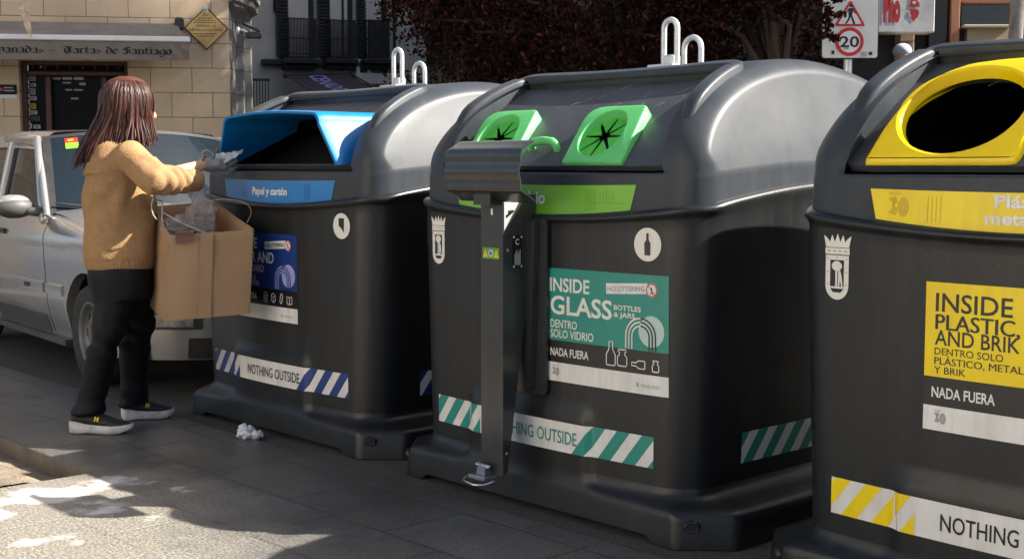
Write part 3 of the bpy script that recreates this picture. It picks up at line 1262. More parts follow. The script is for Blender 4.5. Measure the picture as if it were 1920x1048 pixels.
# ---- lever post with pedal on the glass container
def lever_post(root):
    px0, px1, yf = -.112, .006, -.12      # post front face, in the container's frame
    m = MB()
    m.box(((px0 + px1) / 2, yf + .002, .64), (px1 - px0, .005, 1.01), bev=.0015)
    # folded side plates, deep at the top, shallow at the foot
    for xx in (px0 + .0015, px1 - .0015):
        s = 1 if xx > -.05 else -1
        pts = [(yf, .138), (yf + .022, .150), (yf + .155, 1.02), (yf + .16, 1.145), (yf, 1.145)]
        m.prism(pts, lambda u, v, xx=xx: (xx - .002, u, v), lambda u, v, xx=xx: (xx + .002, u, v))
    post = m.build('lever_post', grey_paint, root, autosmooth=30)
    # bracket on the body
    m = MB()
    br = rrect(-.10, .425, .088, 1.06, .02, 3)
    m.prism(br, lambda u, v: (u, .026, v), lambda u, v: (u, .015, v))
    m.prism([(-.04, 1.05), (.055, 1.05), (.03, .45), (.01, .45)], lambda u, v: (u, .02, v), lambda u, v: (u, -.012, v))
    for u, v in ((.07, 1.03), (.073, .46), (-.085, .46)):
        m.prism(circ(u, v, .009, n=8), lambda a, c: (a, .02, c), lambda a, c: (a, .008, c))
    m.build('bracket', grey_paint, post, autosmooth=30)
    # corrugated hand plate
    m = MB()
    prof = []
    for i in range(41):
        t = i / 40
        z = 1.336 - .215 * t
        y = yf - .055 - .02 * math.sin(math.pi * t) + .05 * max(0, .14 - t) / .14 + .05 * max(0, t - .82) / .18
        y += .0026 * math.sin(t * 2 * math.pi * 3.4)
        prof.append((y, z))
    x0, x1 = -.228, .172
    rings = []
    for i, xx in enumerate((x0, x0 + .004, x0 + .02, 0, x1 - .02, x1 - .004, x1)):
        ins = .010 if i in (0, 6) else (.004 if i in (1, 5) else 0)
        outl = []
        for (y_, z_) in prof:
            outl.append((xx, y_, 1.238 + (z_ - 1.238) * (1 - ins * 5)))
        for (y_, z_) in prof[::-1]:
            outl.append((xx, y_ + .004, 1.238 + (z_ - 1.238) * (1 - ins * 5)))
        rings.append(outl)
    m.loft(rings)
    # hidden fixing behind the plate
    m.box((-.05, yf - .02, 1.17), (.09, .06, .12))
    m.build('hand_plate', grey_paint, post, autosmooth=35)
    # pedal
    m = MB()
    m.tube([(-.145, yf - .045, .118), (-.13, yf - .075, .112), (-.06, yf - .08, .108), (-.03, yf - .06, .11), (-.02, yf - .02, .118)], .0045, 8)
    m.box((-.075, yf - .03, .128), (.09, .06, .014), bev=.003)
    m.box((-.075, yf - .02, .150), (.045, .035, .03), bev=.004)
    m.tube([(-.105, yf - .025, .168), (-.045, yf - .025, .168)], .009, 8)
    m.build('pedal', chrome, post)
    # labels
    F = lambda u, v, l: (u, yf - .0005 - l, v)
    st = Sticker(F)
    st.poly([(-.100, .917), (-.012, .917), (-.012, .957), (-.100, .957)], st_dkgreen, 0)
    for c in (-.085, -.027):
        st.poly([(c - .013, .923), (c + .013, .923), (c, .95)], st_yellow, 1)
        st.poly([(c - .002, .927), (c + .002, .927), (c, .942)], st_black, 2)
    st.poly(circ(-.056, .937, .013, n=14), st_white, 1)
    st.poly(circ(-.056, .937, .009, n=14), st_sky, 2)
    st.build('warning_label', post)
    st = Sticker(F)
    st.poly(circ(-.056, 1.085, .012, .014, 10), st_black, 0)
    st.poly([(-.056, 1.074), (-.044, 1.074), (-.044, 1.096), (-.056, 1.096)], st_white, 1)
    st.build('latch_slot', post)
    F = lambda u, v, l: (px1 + .0008 + l, u, v)
    st = Sticker(F)
    st.poly([(yf + .045, .885), (yf + .09, .885), (yf + .09, 1.0), (yf + .045, 1.0)], st_black, 0)
    for k in range(6):
        st.line([(yf + .055 + .005 * k, .895), (yf + .055 + .005 * k, .935 + .008 * (k % 3))], .002, st_white, 1)
    st.line([(yf + .068 + .009 * math.cos(R(a)), .978 + .009 * math.sin(R(a))) for a in range(40, 321, 20)], .003, st_white, 1)
    for u, v in ((yf + .049, .89), (yf + .086, .89), (yf + .049, .995), (yf + .086, .995)):
        st.poly(circ(u, v, .004, n=8), st_white, 2)
    st.build('rating_plate', post)
    for u, v in ((yf + .02, .95), (yf + .014, .22)):
        st = Sticker(F)
        st.poly(circ(u, v, .006, n=8), st_grey, 1)
        st.build('rivet', post)
    st = Sticker(F)
    st.poly([(yf + .004, 1.02), (yf + .09, 1.14), (yf + .004, 1.14)], st_grey, 0)
    st.poly([(yf + .012, 1.075), (yf + .05, 1.085), (yf + .05, 1.092), (yf + .022, 1.09), (yf + .022, 1.068), (yf + .012, 1.062)], st_black, 1)
    st.build('light_grey_gusset', post)  # light grey triangle with a black notch on the side plate


lever_post(b2)


# ------------------------------------------------------------------ ground
def paving_mat():
    m = bpy.data.materials.new('granite_paving')
    m.use_nodes = True
    t = m.node_tree
    p = t.nodes['Principled BSDF']
    N = t.nodes.new
    tc = N('ShaderNodeTexCoord')
    br = N('ShaderNodeTexBrick')
    br.inputs['Scale'].default_value = 1
    br.inputs['Brick Width'].default_value = .60
    br.inputs['Row Height'].default_value = .36
    br.inputs['Mortar Size'].default_value = .009
    br.inputs['Mortar Smooth'].default_value = .25
    br.inputs['Color1'].default_value = (.044, .044, .044, 1)
    br.inputs['Color2'].default_value = (.088, .086, .083, 1)
    br.inputs['Mortar'].default_value = (.014, .013, .012, 1)
    br.offset = .5
    mp = N('ShaderNodeMapping')
    mp.inputs['Location'].default_value = (-.335, .225, 0)
    lk(t, tc.outputs['Object'], mp.inputs['Vector'])
    lk(t, mp.outputs[0], br.inputs['Vector'])

    def noise(scale, det, lo, hi, rough=.6):
        n = N('ShaderNodeTexNoise')
        n.inputs['Scale'].default_value = scale
        n.inputs['Detail'].default_value = det
        n.inputs['Roughness'].default_value = rough
        lk(t, tc.outputs['Object'], n.inputs['Vector'])
        r = N('ShaderNodeMapRange')
        r.inputs['From Min'].default_value = lo
        r.inputs['From Max'].default_value = hi
        lk(t, n.outputs[0], r.inputs['Value'])
        return n, r

    def mix(a, b, f, mode='MIX', fac=None):
        x = N('ShaderNodeMix')
        x.data_type = 'RGBA'
        x.blend_type = mode
        x.clamp_factor = True
        for s, v in (('A', a), ('B', b)):
            if isinstance(v, tuple):
                x.inputs[s].default_value = (*v, 1)
            else:
                lk(t, v, x.inputs[s])
        if f is not None:
            lk(t, f, x.inputs['Factor'])
        else:
            x.inputs['Factor'].default_value = fac
        return x.outputs['Result']
    n1, r1 = noise(95, 5, .44, .60, .75)
    c = mix(br.outputs['Color'], (.20, .19, .17), r1.outputs[0], 'MIX')
    # keep only a part of the speckle
    c = mix(br.outputs['Color'], c, None, fac=.75)
    n2, r2 = noise(70, 3, .58, .68)
    c = mix(c, (.035, .033, .03), r2.outputs[0])
    n3, r3 = noise(1.7, 8, .48, .72, .7)
    c = mix(c, (.045, .041, .037), r3.outputs[0])
    n3b, r3b = noise(.55, 4, .55, .75)
    c = mix(c, (.066, .058, .050), r3b.outputs[0])
    n4, r4 = noise(9, 2, .70, .74)
    c = mix(c, (.02, .019, .018), r4.outputs[0])
    # paving lightened near the tree pit, putting the sunlit patch into the colour
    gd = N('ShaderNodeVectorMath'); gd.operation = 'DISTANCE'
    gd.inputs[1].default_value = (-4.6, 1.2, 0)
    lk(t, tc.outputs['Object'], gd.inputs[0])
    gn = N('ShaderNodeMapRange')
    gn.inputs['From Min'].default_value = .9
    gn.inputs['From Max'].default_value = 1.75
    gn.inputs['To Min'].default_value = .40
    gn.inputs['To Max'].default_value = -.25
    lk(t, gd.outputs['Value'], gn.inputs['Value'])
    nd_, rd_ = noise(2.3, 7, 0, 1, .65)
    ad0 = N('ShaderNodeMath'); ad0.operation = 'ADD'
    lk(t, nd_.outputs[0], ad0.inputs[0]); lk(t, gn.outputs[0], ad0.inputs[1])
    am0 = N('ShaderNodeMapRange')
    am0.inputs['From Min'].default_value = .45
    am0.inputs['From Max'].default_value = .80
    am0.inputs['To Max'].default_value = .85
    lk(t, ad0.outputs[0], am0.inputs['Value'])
    sunlit_tone = mix((.15, .135, .11), (.40, .37, .31), r1.outputs[0])
    c = mix(c, sunlit_tone, am0.outputs[0])
    # spilled plaster, a patch near the tree pit
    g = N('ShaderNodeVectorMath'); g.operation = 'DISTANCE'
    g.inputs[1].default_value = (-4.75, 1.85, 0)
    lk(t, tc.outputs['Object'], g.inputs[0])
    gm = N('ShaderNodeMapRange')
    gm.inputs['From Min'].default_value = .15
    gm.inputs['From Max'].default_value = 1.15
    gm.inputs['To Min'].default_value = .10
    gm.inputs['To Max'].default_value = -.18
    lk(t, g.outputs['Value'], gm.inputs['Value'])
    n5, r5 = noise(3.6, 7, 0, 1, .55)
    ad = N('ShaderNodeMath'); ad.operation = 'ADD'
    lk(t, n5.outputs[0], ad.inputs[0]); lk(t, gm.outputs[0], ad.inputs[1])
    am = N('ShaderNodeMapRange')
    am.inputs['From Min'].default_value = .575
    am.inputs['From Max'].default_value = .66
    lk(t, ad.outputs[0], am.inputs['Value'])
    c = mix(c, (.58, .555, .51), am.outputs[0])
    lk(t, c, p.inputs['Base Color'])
    rr = N('ShaderNodeMapRange')
    rr.inputs['To Min'].default_value = .20
    rr.inputs['To Max'].default_value = .55
    lk(t, n3.outputs[0], rr.inputs['Value'])
    lk(t, rr.outputs[0], p.inputs['Roughness'])
    b1_ = N('ShaderNodeBump'); b1_.inputs['Strength'].default_value = .8; b1_.inputs['Distance'].default_value = .004; b1_.invert = True
    lk(t, br.outputs['Fac'], b1_.inputs['Height'])
    b2_ = N('ShaderNodeBump'); b2_.inputs['Strength'].default_value = .35; b2_.inputs['Distance'].default_value = .004
    lk(t, n1.outputs[0], b2_.inputs['Height']); lk(t, b1_.outputs[0], b2_.inputs['Normal'])
    b3_ = N('ShaderNodeBump'); b3_.inputs['Strength'].default_value = .3; b3_.inputs['Distance'].default_value = .02
    lk(t, n3.outputs[0], b3_.inputs['Height']); lk(t, b2_.outputs[0], b3_.inputs['Normal'])
    lk(t, b3_.outputs[0], p.inputs['Normal'])
    return m


asphalt = mat('asphalt', (.045, .042, .039), .8, var=(.075, .065, .055), vscale=1.4, bump=.9, bscale=130, speck=((.16, .13, .10), 150, .60))
soil = mat('soil', (.12, .09, .06), .95, var=(.26, .21, .15), vscale=7, bump=1.0, bscale=60, speck=((.38, .34, .27), 90, .64))
kerb_m = mat('pit_edge_stone', (.17, .135, .10), .8, var=(.10, .08, .06), vscale=8, bump=.4, bscale=90)

PX0, PX1, PY0, PY1 = -9.5, -5.065, .7, 2.295
m = MB()
EDGE = 3.135
for (x0, y0, x1, y1) in ((-60, PY1, 60, EDGE), (-60, -45, 60, PY0), (-60, PY0, PX0, PY1), (PX1, PY0, 60, PY1)):
    m.add([(x0, y0, 0), (x1, y0, 0), (x1, y1, 0), (x0, y1, 0)], [(0, 1, 2, 3)], 0, False)
m.add([(PX0, PY1, 0), (PX1, PY1, 0), (PX1, PY1, -.10), (PX0, PY1, -.10)], [(0, 1, 2, 3)], 1, False)
m.add([(PX1, PY0, 0), (PX1, PY1, 0), (PX1, PY1, -.10), (PX1, PY0, -.10)], [(3, 2, 1, 0)], 1, False)
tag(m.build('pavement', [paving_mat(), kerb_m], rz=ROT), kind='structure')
m = MB()
m.add([(-150, EDGE, -.004), (150, EDGE, -.004), (150, 200, -.004), (-150, 200, -.004)], [(0, 1, 2, 3)], 0, False)
tag(m.build('road', asphalt, rz=ROT), kind='structure')
m = MB()
nx, ny = 70, 40
vs = []
for j in range(ny + 1):
    for i in range(nx + 1):
        x, y = PX0 + (PX1 - PX0) * i / nx, PY0 + (PY1 - PY0) * j / ny
        k = smooth01(PY1 - y, .04, .22) * 1
        h = -.075 + .05 * k + .018 * noise.fractal(Vector((x * 5, y * 5, 3)), 1, 2, 5) * (.4 + k)
        h += .028 * smooth01(x, PX1 - .75, PX1 - .2) * smooth01(PY1 - .14 - y, 0, .2)
        vs.append((x, y, min(h, .012)))
m.add(vs, [(j * (nx + 1) + i, j * (nx + 1) + i + 1, (j + 1) * (nx + 1) + i + 1, (j + 1) * (nx + 1) + i) for j in range(ny) for i in range(nx)])
tag(m.build('tree_pit_soil', soil, rz=ROT), kind='structure')


# ------------------------------------------------------------------ parked car
paint = mat('silver_car_paint', (.40, .39, .365), .26, metal=.5, coat=1.0, var=(.36, .35, .33), vscale=1.2, rvar=.04)
car_black = mat('car_black_trim', (.02, .02, .021), .5, var=(.035, .035, .035), vscale=12)
car_grey = mat('car_grey_trim', (.055, .055, .055), .55, var=(.08, .078, .074), vscale=8)
glass = mat('car_glass', (.010, .017, .022), .03, spec=.7, alpha=.84, coat=.15)
lamp_m = mat('lamp_glass', (.25, .26, .26), .12, spec=.8, coat=1, var=(.05, .05, .05), vscale=20)
tyre_m = mat('tyre', (.022, .021, .02), .85, var=(.05, .046, .04), vscale=10, bump=.3, bscale=60)
rim_m = mat('steel_wheel', (.17, .17, .165), .5, metal=.3, var=(.10, .10, .095), vscale=9)
seat_m = mat('car_seat_cloth', (.05, .055, .06), .9, var=(.08, .08, .085), vscale=30)

CF = Vector((.60, -.80, 0)).normalized()
CR = Vector((CF.y, -CF.x, 0))           # right hand side of the car
CW = Vector((-2.43, 7.45, 0))           # front right wheel on the ground
CHALF = .81
car = empty('parked_car', CW - CR * CHALF, math.atan2(CF.y, CF.x),
            'silver hatchback parked behind the woman with its front pointing at the containers', 'car')
# local frame: x forward, y left, z up; origin midway between the front wheels


def belt(x):
    # upper edge of the lower body along the car
    if x < -.95:
        return .945 + .0 * x
    if x < .3:
        return .945 - .13 * ((x + .95) / 1.25) ** 1.3
    return .815 - .16 * ((x - .3) / .45) ** 2


def half(x, z):
    w_ = CHALF - .02 + .02 * math.sin(math.pi * min(1, max(0, (z - .15) / .75)))
    w_ -= .05 * smooth01(z, .80, .96)
    w_ -= .05 * smooth01(z, .45, .12)
    if x > .25:
        w_ -= .17 * ((x - .25) / .5) ** 2.2
    if x < -2.6:
        w_ -= .16 * ((-2.6 - x) / .5) ** 2
    if .475 < z < .545:
        w_ += .0
    return w_


def zlow(x):
    z = .19
    for cx_ in (0, -2.45):
        d = abs(x - cx_)
        if d < .355:
            z = max(z, .285 + math.sqrt(.355 ** 2 - d * d))
    return z


def side_panel(x0, x1, name, m, yo=0.0, zcut=None, n=None):
    mb = MB()
    n = n or max(6, int((x1 - x0) / .022))
    for sg in (-1, 1):
        vs, fs = [], []
        NZ = 18
        for i in range(n + 1):
            x = x0 + (x1 - x0) * i / n
            zl, zb = zlow(x), belt(x)
            for j in range(NZ + 1):
                z = zl + (zb - zl) * j / NZ
                xs_ = x - .10 * smooth01(z, .45, .93) * (1 - smooth01(x, x0, x0 + .25)) if name == 'fender' else x
                vs.append((xs_, sg * (half(xs_, z) + yo), z))
            hb_ = half(x, zb)
            vs.append((vs[-1][0], sg * (hb_ + yo - .012), zb + .012))
            vs.append((vs[-1][0], sg * (hb_ + yo - .05), zb + .018))
        k = NZ + 3
        for i in range(n):
            for j in range(k - 1):
                f = (i * k + j, (i + 1) * k + j, (i + 1) * k + j + 1, i * k + j + 1)
                fs.append(f if sg < 0 else f[::-1])
        mb.add(vs, fs)
        # wheel arch lips and inner returns
        ret, fr = [], []
        for i in range(n + 1):
            x = x0 + (x1 - x0) * i / n
            ret += [(x, sg * (half(x, zlow(x)) + yo), zlow(x)), (x, sg * (half(x, zlow(x)) - .06), zlow(x))]
        fr = [(2 * i, 2 * i + 1, 2 * i + 3, 2 * i + 2) for i in range(n)]
        mb.add(ret, fr)
    return mb.build(name, m, car)


side_panel(-.668, .60, 'fender', paint)
side_panel(-3.05, -1.80, 'quarter_panel', paint)
mb = MB()
for sg in (-1,):
    pass
door_panels = []
for sg, nm in ((-1, 'door'), (1, 'door')):
    mb = MB()
    vs, fs = [], []
    n, NZ = 26, 18
    for i in range(n + 1):
        x = -1.79 + (1.115) * i / n
        # the front edge of the door leans with the pillar
        for j in range(NZ + 1):
            t = j / NZ
            z = .215 + (belt(x) - .215) * t
            xx = x - (.0 if i < n else 0) - .10 * (i / n) * smooth01(z, .45, .93) + .0
            vs.append((xx, sg * (half(xx, z) + .002), z))
        vs.append((vs[-1][0], sg * (half(xx, z) - .02), z + .012))
    k = NZ + 2
    for i in range(n):
        for j in range(k - 1):
            f = (i * k + j, (i + 1) * k + j, (i + 1) * k + j + 1, i * k + j + 1)
            fs.append(f if sg < 0 else f[::-1])
    mb.add(vs, fs)
    d = mb.build(nm, paint, car)
    # window frame of the door
    fr = MB()
    fr.tube([(-.80, sg * .755, .95), (-1.20, sg * .665, 1.33), (-1.32, sg * .645, 1.39), (-1.5, sg * .638, 1.405), (-1.78, sg * .64, 1.41), (-1.79, sg * .75, .95)], .021, 8)
    fr.build('window_frame', paint, d)
    fr = MB()
    fr.tube([(-.90, sg * .741, .96), (-1.235, sg * .661, 1.325), (-1.34, sg * .642, 1.37), (-1.74, sg * .634, 1.385), (-1.755, sg * .74, .96)], .012, 6)
    fr.build('window_seal', car_black, d)
    g = MB()
    g.add([(-.83, sg * .742, .945), (-1.22, sg * .66, 1.33), (-1.34, sg * .638, 1.385), (-1.77, sg * .635, 1.40), (-1.78, sg * .742, .945)], [(0, 1, 2, 3, 4) if sg > 0 else (4, 3, 2, 1, 0)], 0, False)
    g.build('side_window', glass, d)
    h = MB()
    h.box((-1.62, sg * (half(-1.6, .82) + .01), .82), (.19, .02, .035), bev=.008)
    h.build('door_handle', car_black, d)
    # door mirror
    mi = MB()
    def egg(q):
        return 1 - .18 * max(0, q.x)
    mi.ellipsoid((-.98, sg * .90, 1.026), (.060, .100, .044), fn=egg)
    mo = mi.build('door_mirror', [paint], d)
    mi = MB()
    mi.ellipsoid((-.985, sg * .895, .988), (.074, .120, .068))
    mi.tube([(-.93, sg * .82, .965), (-.90, sg * .76, .96)], [.026, .032], 10)
    mi.add([(-.84, sg * .760, .93), (-.99, sg * .758, .93), (-.985, sg * .735, 1.10)], [(0, 1, 2), (2, 1, 0)], 0, False)
    mi.build('mirror_housing', car_grey, mo)
# rear door / glass behind
for sg in (-1, 1):
    g = MB()
    g.add([(-1.84, sg * .742, .95), (-1.84, sg * .635, 1.40), (-2.5, sg * .63, 1.37), (-2.75, sg * .72, .96)], [(0, 1, 2, 3) if sg > 0 else (3, 2, 1, 0)], 0, False)
    g.build('quarter_window', glass, car)
    t = MB()
    t.tube([(-1.815, sg * .752, .95), (-1.815, sg * .645, 1.41)], .03, 8)
    t.build('door_pillar', paint, car)
# bonnet
mb = MB()
vs, fs = [], []
NX, NY = 26, 24
for i in range(NX + 1):
    x = -.93 + 1.62 * i / NX
    for j in range(NY + 1):
        t = -1 + 2 * j / NY
        hw = half(min(x, .6), belt(min(x, .68))) - .05
        z = belt(min(x, .68)) + .018 + .05 * (1 - t * t) ** .8 - .012 * smooth01(abs(abs(t) - .62), .06, .0)
        xx = x - .10 * (t * t) * (1 if x > .2 else smooth01(x, -.9, .2)) + (.10 * (1 - t * t) - .06) * smooth01(-x, .5, .93) * 1
        vs.append((xx, t * hw, z))
for i in range(NX):
    for j in range(NY):
        k = i * (NY + 1) + j
        fs.append((k, k + NY + 1, k + NY + 2, k + 1))
mb.add(vs, fs)
mb.build('bonnet', paint, car)
# roof with rounded edges
mb = MB()
vs, fs = [], []
NX, NY = 20, 22
for i in range(NX + 1):
    x = -1.30 - 1.55 * i / NX
    for j in range(NY + 1):
        t = -1 + 2 * j / NY
        cz = 1.452 + .03 * (1 - t * t) + .02 * math.sin(math.pi * i / NX) - .10 * max(0, abs(t) - .86) / .14 - .05 * smooth01(i / NX, .75, 1)
        xx = x + (.10 * (1 - t * t) if i < 6 else 0) * (1 - i / 6 if i < 6 else 0)
        vs.append((xx, t * .668, cz))
for i in range(NX):
    for j in range(NY):
        k = i * (NY + 1) + j
        fs.append((k, k + 1, k + NY + 2, k + NY + 1))
mb.add(vs, fs)
mb.build('roof', paint, car)
# windscreen: a curved sheet with black edge band
def ws(u, v):
    """u -1..1 across, v 0..1 up"""
    w_ = .735 - .105 * v
    return Vector((-.86 + .12 * (1 - u * u) - (.40 - .02 * (1 - u * u)) * v - .03 * math.sin(math.pi * v) * 0, u * w_, .935 + .018 * (1 - u * u) + .497 * v + .03 * (1 - u * u) * v + .02 * math.sin(math.pi * v)))


def sheet(F, u0, v0, u1, v1, nx_, ny_, flip=False):
    vs = [F(u0 + (u1 - u0) * i / nx_, v0 + (v1 - v0) * j / ny_) for j in range(ny_ + 1) for i in range(nx_ + 1)]
    fs = []
    for j in range(ny_):
        for i in range(nx_):
            k = j * (nx_ + 1) + i
            f = (k, k + 1, k + nx_ + 2, k + nx_ + 1)
            fs.append(f[::-1] if flip else f)
    return vs, fs


mb = MB()
mb.add(*sheet(ws, -.985, 0, .985, .985, 20, 8))
wso = mb.build('windscreen', glass, car)
mb = MB()
off = lambda d: (lambda u, v: ws(u, v) + Vector((.72, 0, .69)) * d)
for (a, c, e, f_) in ((-1.0, 0, -.925, 1), (.925, 0, 1.0, 1), (-.96, .955, .96, 1.0), (-.96, -.02, .96, .05)):
    mb.add(*sheet(off(.003), a, c, e, f_, 12 if e - a > 1 else 1, 8 if e - a < 1 else 1))
mb.build('windscreen_seal', car_black, wso)
for sg in (-1, 1):
    t = MB()
    t.tube([ws(sg * 1.0, -.03) + Vector((-.02, sg * .015, -.005)), ws(sg * 1.0, .5) + Vector((-.02, sg * .02, 0)), ws(sg * 1.0, .97) + Vector((-.02, sg * .02, 0)), (-1.5, sg * .645, 1.425), (-1.9, sg * .655, 1.43)], [.030, .026, .025, .026, .03], 10)
    t.build('windscreen_pillar', paint, car)
mb = MB()
F = lambda u, v, l: ws(-u, v) * 1.0 + Vector((.72, 0, .69)) * (.004 + l)
st = Sticker(F)
st.poly([(.80, .86), (.68, .86), (.68, .93), (.80, .93)][::-1], st_red, 0)
st.poly([(.80, .78), (.68, .78), (.68, .86), (.80, .86)][::-1], st_green, 0)
st.poly([(.77, .89), (.72, .89), (.72, .91), (.77, .91)][::-1], st_yellow, 1)
st.build('inspection_sticker', wso)
t = MB()
t.tube([ws(.1, -.01) + Vector((.04, 0, .012)), ws(-.5, .02) + Vector((.035, 0, .015)), ws(-.93, .10) + Vector((.02, 0, .02))], [.008, .01, .007], 6)
t.tube([ws(.85, -.01) + Vector((.04, 0, .012)), ws(.4, .0) + Vector((.035, 0, .015)), ws(-.1, .06) + Vector((.02, 0, .02))], [.008, .01, .007], 6)
t.build('wiper', car_black, car)
# interior
mb = MB()
mb.box((-1.5, 0, .55), (2.2, 1.36, .5), bev=.05)
mb.box((-.95, 0, .86), (.35, 1.34, .14), bev=.05)
for sy in (-.36, .36):
    mb.box((-1.72, sy, .98), (.16, .46, .52), bev=.06)
    mb.box((-1.75, sy, 1.27), (.09, .24, .15), bev=.04)
mb.box((-2.55, 0, .98), (.16, 1.2, .42), bev=.05)
mb.build('interior', seat_m, car)
t = MB()
t.tube([(-.98 + .13 * math.cos(R(a)) * -.3, .36 + .18 * math.cos(R(a)), .98 + .18 * math.sin(R(a))) for a in range(0, 361, 20)], .014, 6)
t.build('steering_wheel', car_black, car)
t = MB()
t.box((-1.17, 0, 1.355), (.03, .22, .07), bev=.012)
t.build('rear_view_mirror', car_grey, car)
# bumper, lamp, grille
mb = MB()
def bump(u, v):
    # u -1..1 round the front, v 0..1 up
    ang = u * 1.0
    hw = .80
    x = .86 - .40 * abs(u) ** 2.6 * 1.0
    y = math.copysign(hw * abs(u) ** .92, u)
    if abs(u) > .93:
        x -= .9 * (abs(u) - .93)
    z = .20 + .40 * v
    x -= .05 * (1 - v) ** 2 + .015 * v
    return Vector((x, y, z))
mb.add(*sheet(bump, -1, 0, 1, 1, 50, 10))
mb.add(*sheet(lambda u, v: bump(u, 1) + Vector((-.18 * v, 0, .03 * v)), -1, 0, 1, 1, 50, 2))
bo_ = mb.build('bumper', paint, car)
for sg in (-1, 1):
    mb = MB()
    F2 = lambda u, v: bump(u, v) + Vector((.012, 0, 0))
    a, c = (-.86, -.52) if sg < 0 else (.52, .86)
    mb.add(*sheet(F2, a, .42, c, .66, 8, 2))
    lo_ = mb.build('fog_lamp_recess', car_black, bo_)
    mb = MB()
    F3 = lambda u, v: bump(u, v) + Vector((.018, 0, 0))
    a, c = (-.80, -.58) if sg < 0 else (.58, .80)
    mb.add(*sheet(F3, a, .46, c, .62, 8, 2))
    mb.build('fog_lamp', lamp_m, lo_)
    mb = MB()
    F3 = lambda u, v: Vector((bump(u, .9).x - .05 - .03 * v, bump(u, .9).y * .95, .60 + .13 * v))
    a, c = (-.97, -.55) if sg < 0 else (.55, .97)
    mb.add(*sheet(F3, a, 0, c, 1, 8, 3))
    mb.build('headlight', lamp_m, car)
mb = MB()
mb.add(*sheet(lambda u, v: bump(u, v * .3) + Vector((.008, 0, 0)), -.6, .05, .6, 1, 20, 2))
mb.add(*sheet(lambda u, v: Vector((.79 - .02 * v, u * .42, .60 + .11 * v)), -1, 0, 1, 1, 8, 2))
mb.build('grille', car_black, car)
# side rubbing strip with badge, sill
for sg in (-1, 1):
    mb = MB()
    for x0, x1 in ((-3.0, -1.80), (-1.785, -.70), (-.645, -.36)):
        rr = []
        n = 12
        for i in range(n + 1):
            x = x0 + (x1 - x0) * i / n
            y = half(x, .51)
            rr.append([(x, sg * (y - .003), .475), (x, sg * (y + .016), .482), (x, sg * (y + .018), .51), (x, sg * (y + .016), .538), (x, sg * (y - .003), .545)])
        mb.loft(rr, smooth=False)
    so = mb.build('rubbing_strip', paint, car, autosmooth=30)
    st = Sticker(lambda u, v, l, sg=sg: (u, sg * (half(u, .51) + .0195 + l), v))
    st.poly([(-1.06, .497), (-.95, .497), (-.95, .523), (-1.06, .523)] if sg > 0 else [(-1.06, .497), (-.95, .497), (-.95, .523), (-1.06, .523)][::-1], st_black, 0)
    st.build('badge', so)
    mb = MB()
    rr = []
    for i in range(9):
        x = -2.08 + 1.70 * i / 8
        rr.append([(x, sg * .73, .17), (x, sg * .80, .18), (x, sg * .802, .215), (x, sg * .73, .225)])
    mb.loft(rr, smooth=False)
    mb.build('sill', car_grey, car)
    st = Sticker(lambda u, v, l, sg=sg: (u, sg * (half(u, v) + .003 + l), v))
    st.rect(-1.785, .225, -.73, .335, car_grey, 0, 20, 3)
    st.build('lower_door_trim', car)
# underside shadow box and arch liners
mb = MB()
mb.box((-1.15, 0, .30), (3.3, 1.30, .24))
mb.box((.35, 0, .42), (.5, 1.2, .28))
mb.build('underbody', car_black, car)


def wheel(px, py, sg, steer=0):
    root = empty('wheel', (px, py, .285), steer)
    root.parent = car
    prof_t = [(.18, -.07), (.235, -.088), (.268, -.086), (.283, -.065), (.285, 0), (.283, .065), (.268, .086), (.235, .088), (.18, .07)]
    def lathe(prof, m, name, nseg=48, parent=None):
        b = MB()
        rings = [[(r * math.cos(2 * math.pi * k / nseg), y, r * math.sin(2 * math.pi * k / nseg)) for k in range(nseg)] for r, y in prof]
        b.loft(rings, cap0=False, cap1=False)
        return b.build(name, m, parent)
    s_ = sg
    t_ = lathe([(r, y * s_) for r, y in prof_t], tyre_m, 'tyre', parent=root)
    rm = [(.185, .060), (.190, .075), (.183, .078), (.172, .06), (.165, .03), (.14, .028), (.115, .045), (.075, .052), (.062, .035), (.035, .035), (.03, .06), (.001, .064)]
    rb_ = lathe([(r, y * s_) for r, y in rm], rim_m, 'rim', parent=root)
    b = MB()
    for k in range(8):
        a = 2 * math.pi * k / 8
        b.add([(.145 * math.cos(a + q) + 0, s_ * .0315, .145 * math.sin(a + q)) if False else ((.128 + .016 * math.cos(t)) * math.cos(a) - .028 * math.sin(t) * math.sin(a), s_ * .041 - s_ * .0, (.128 + .016 * math.cos(t)) * math.sin(a) + .028 * math.sin(t) * math.cos(a)) for t in [2 * math.pi * i / 10 for i in range(10)] for q in (0,)], [tuple(range(10)), tuple(range(10))[::-1]], 0, False)
    merge(rb_, b.build('rim_hole', black, root))
    return root


for px_ in (0, -2.45):
    for sg in (-1, 1):
        wheel(px_, sg * (CHALF - .10), sg)


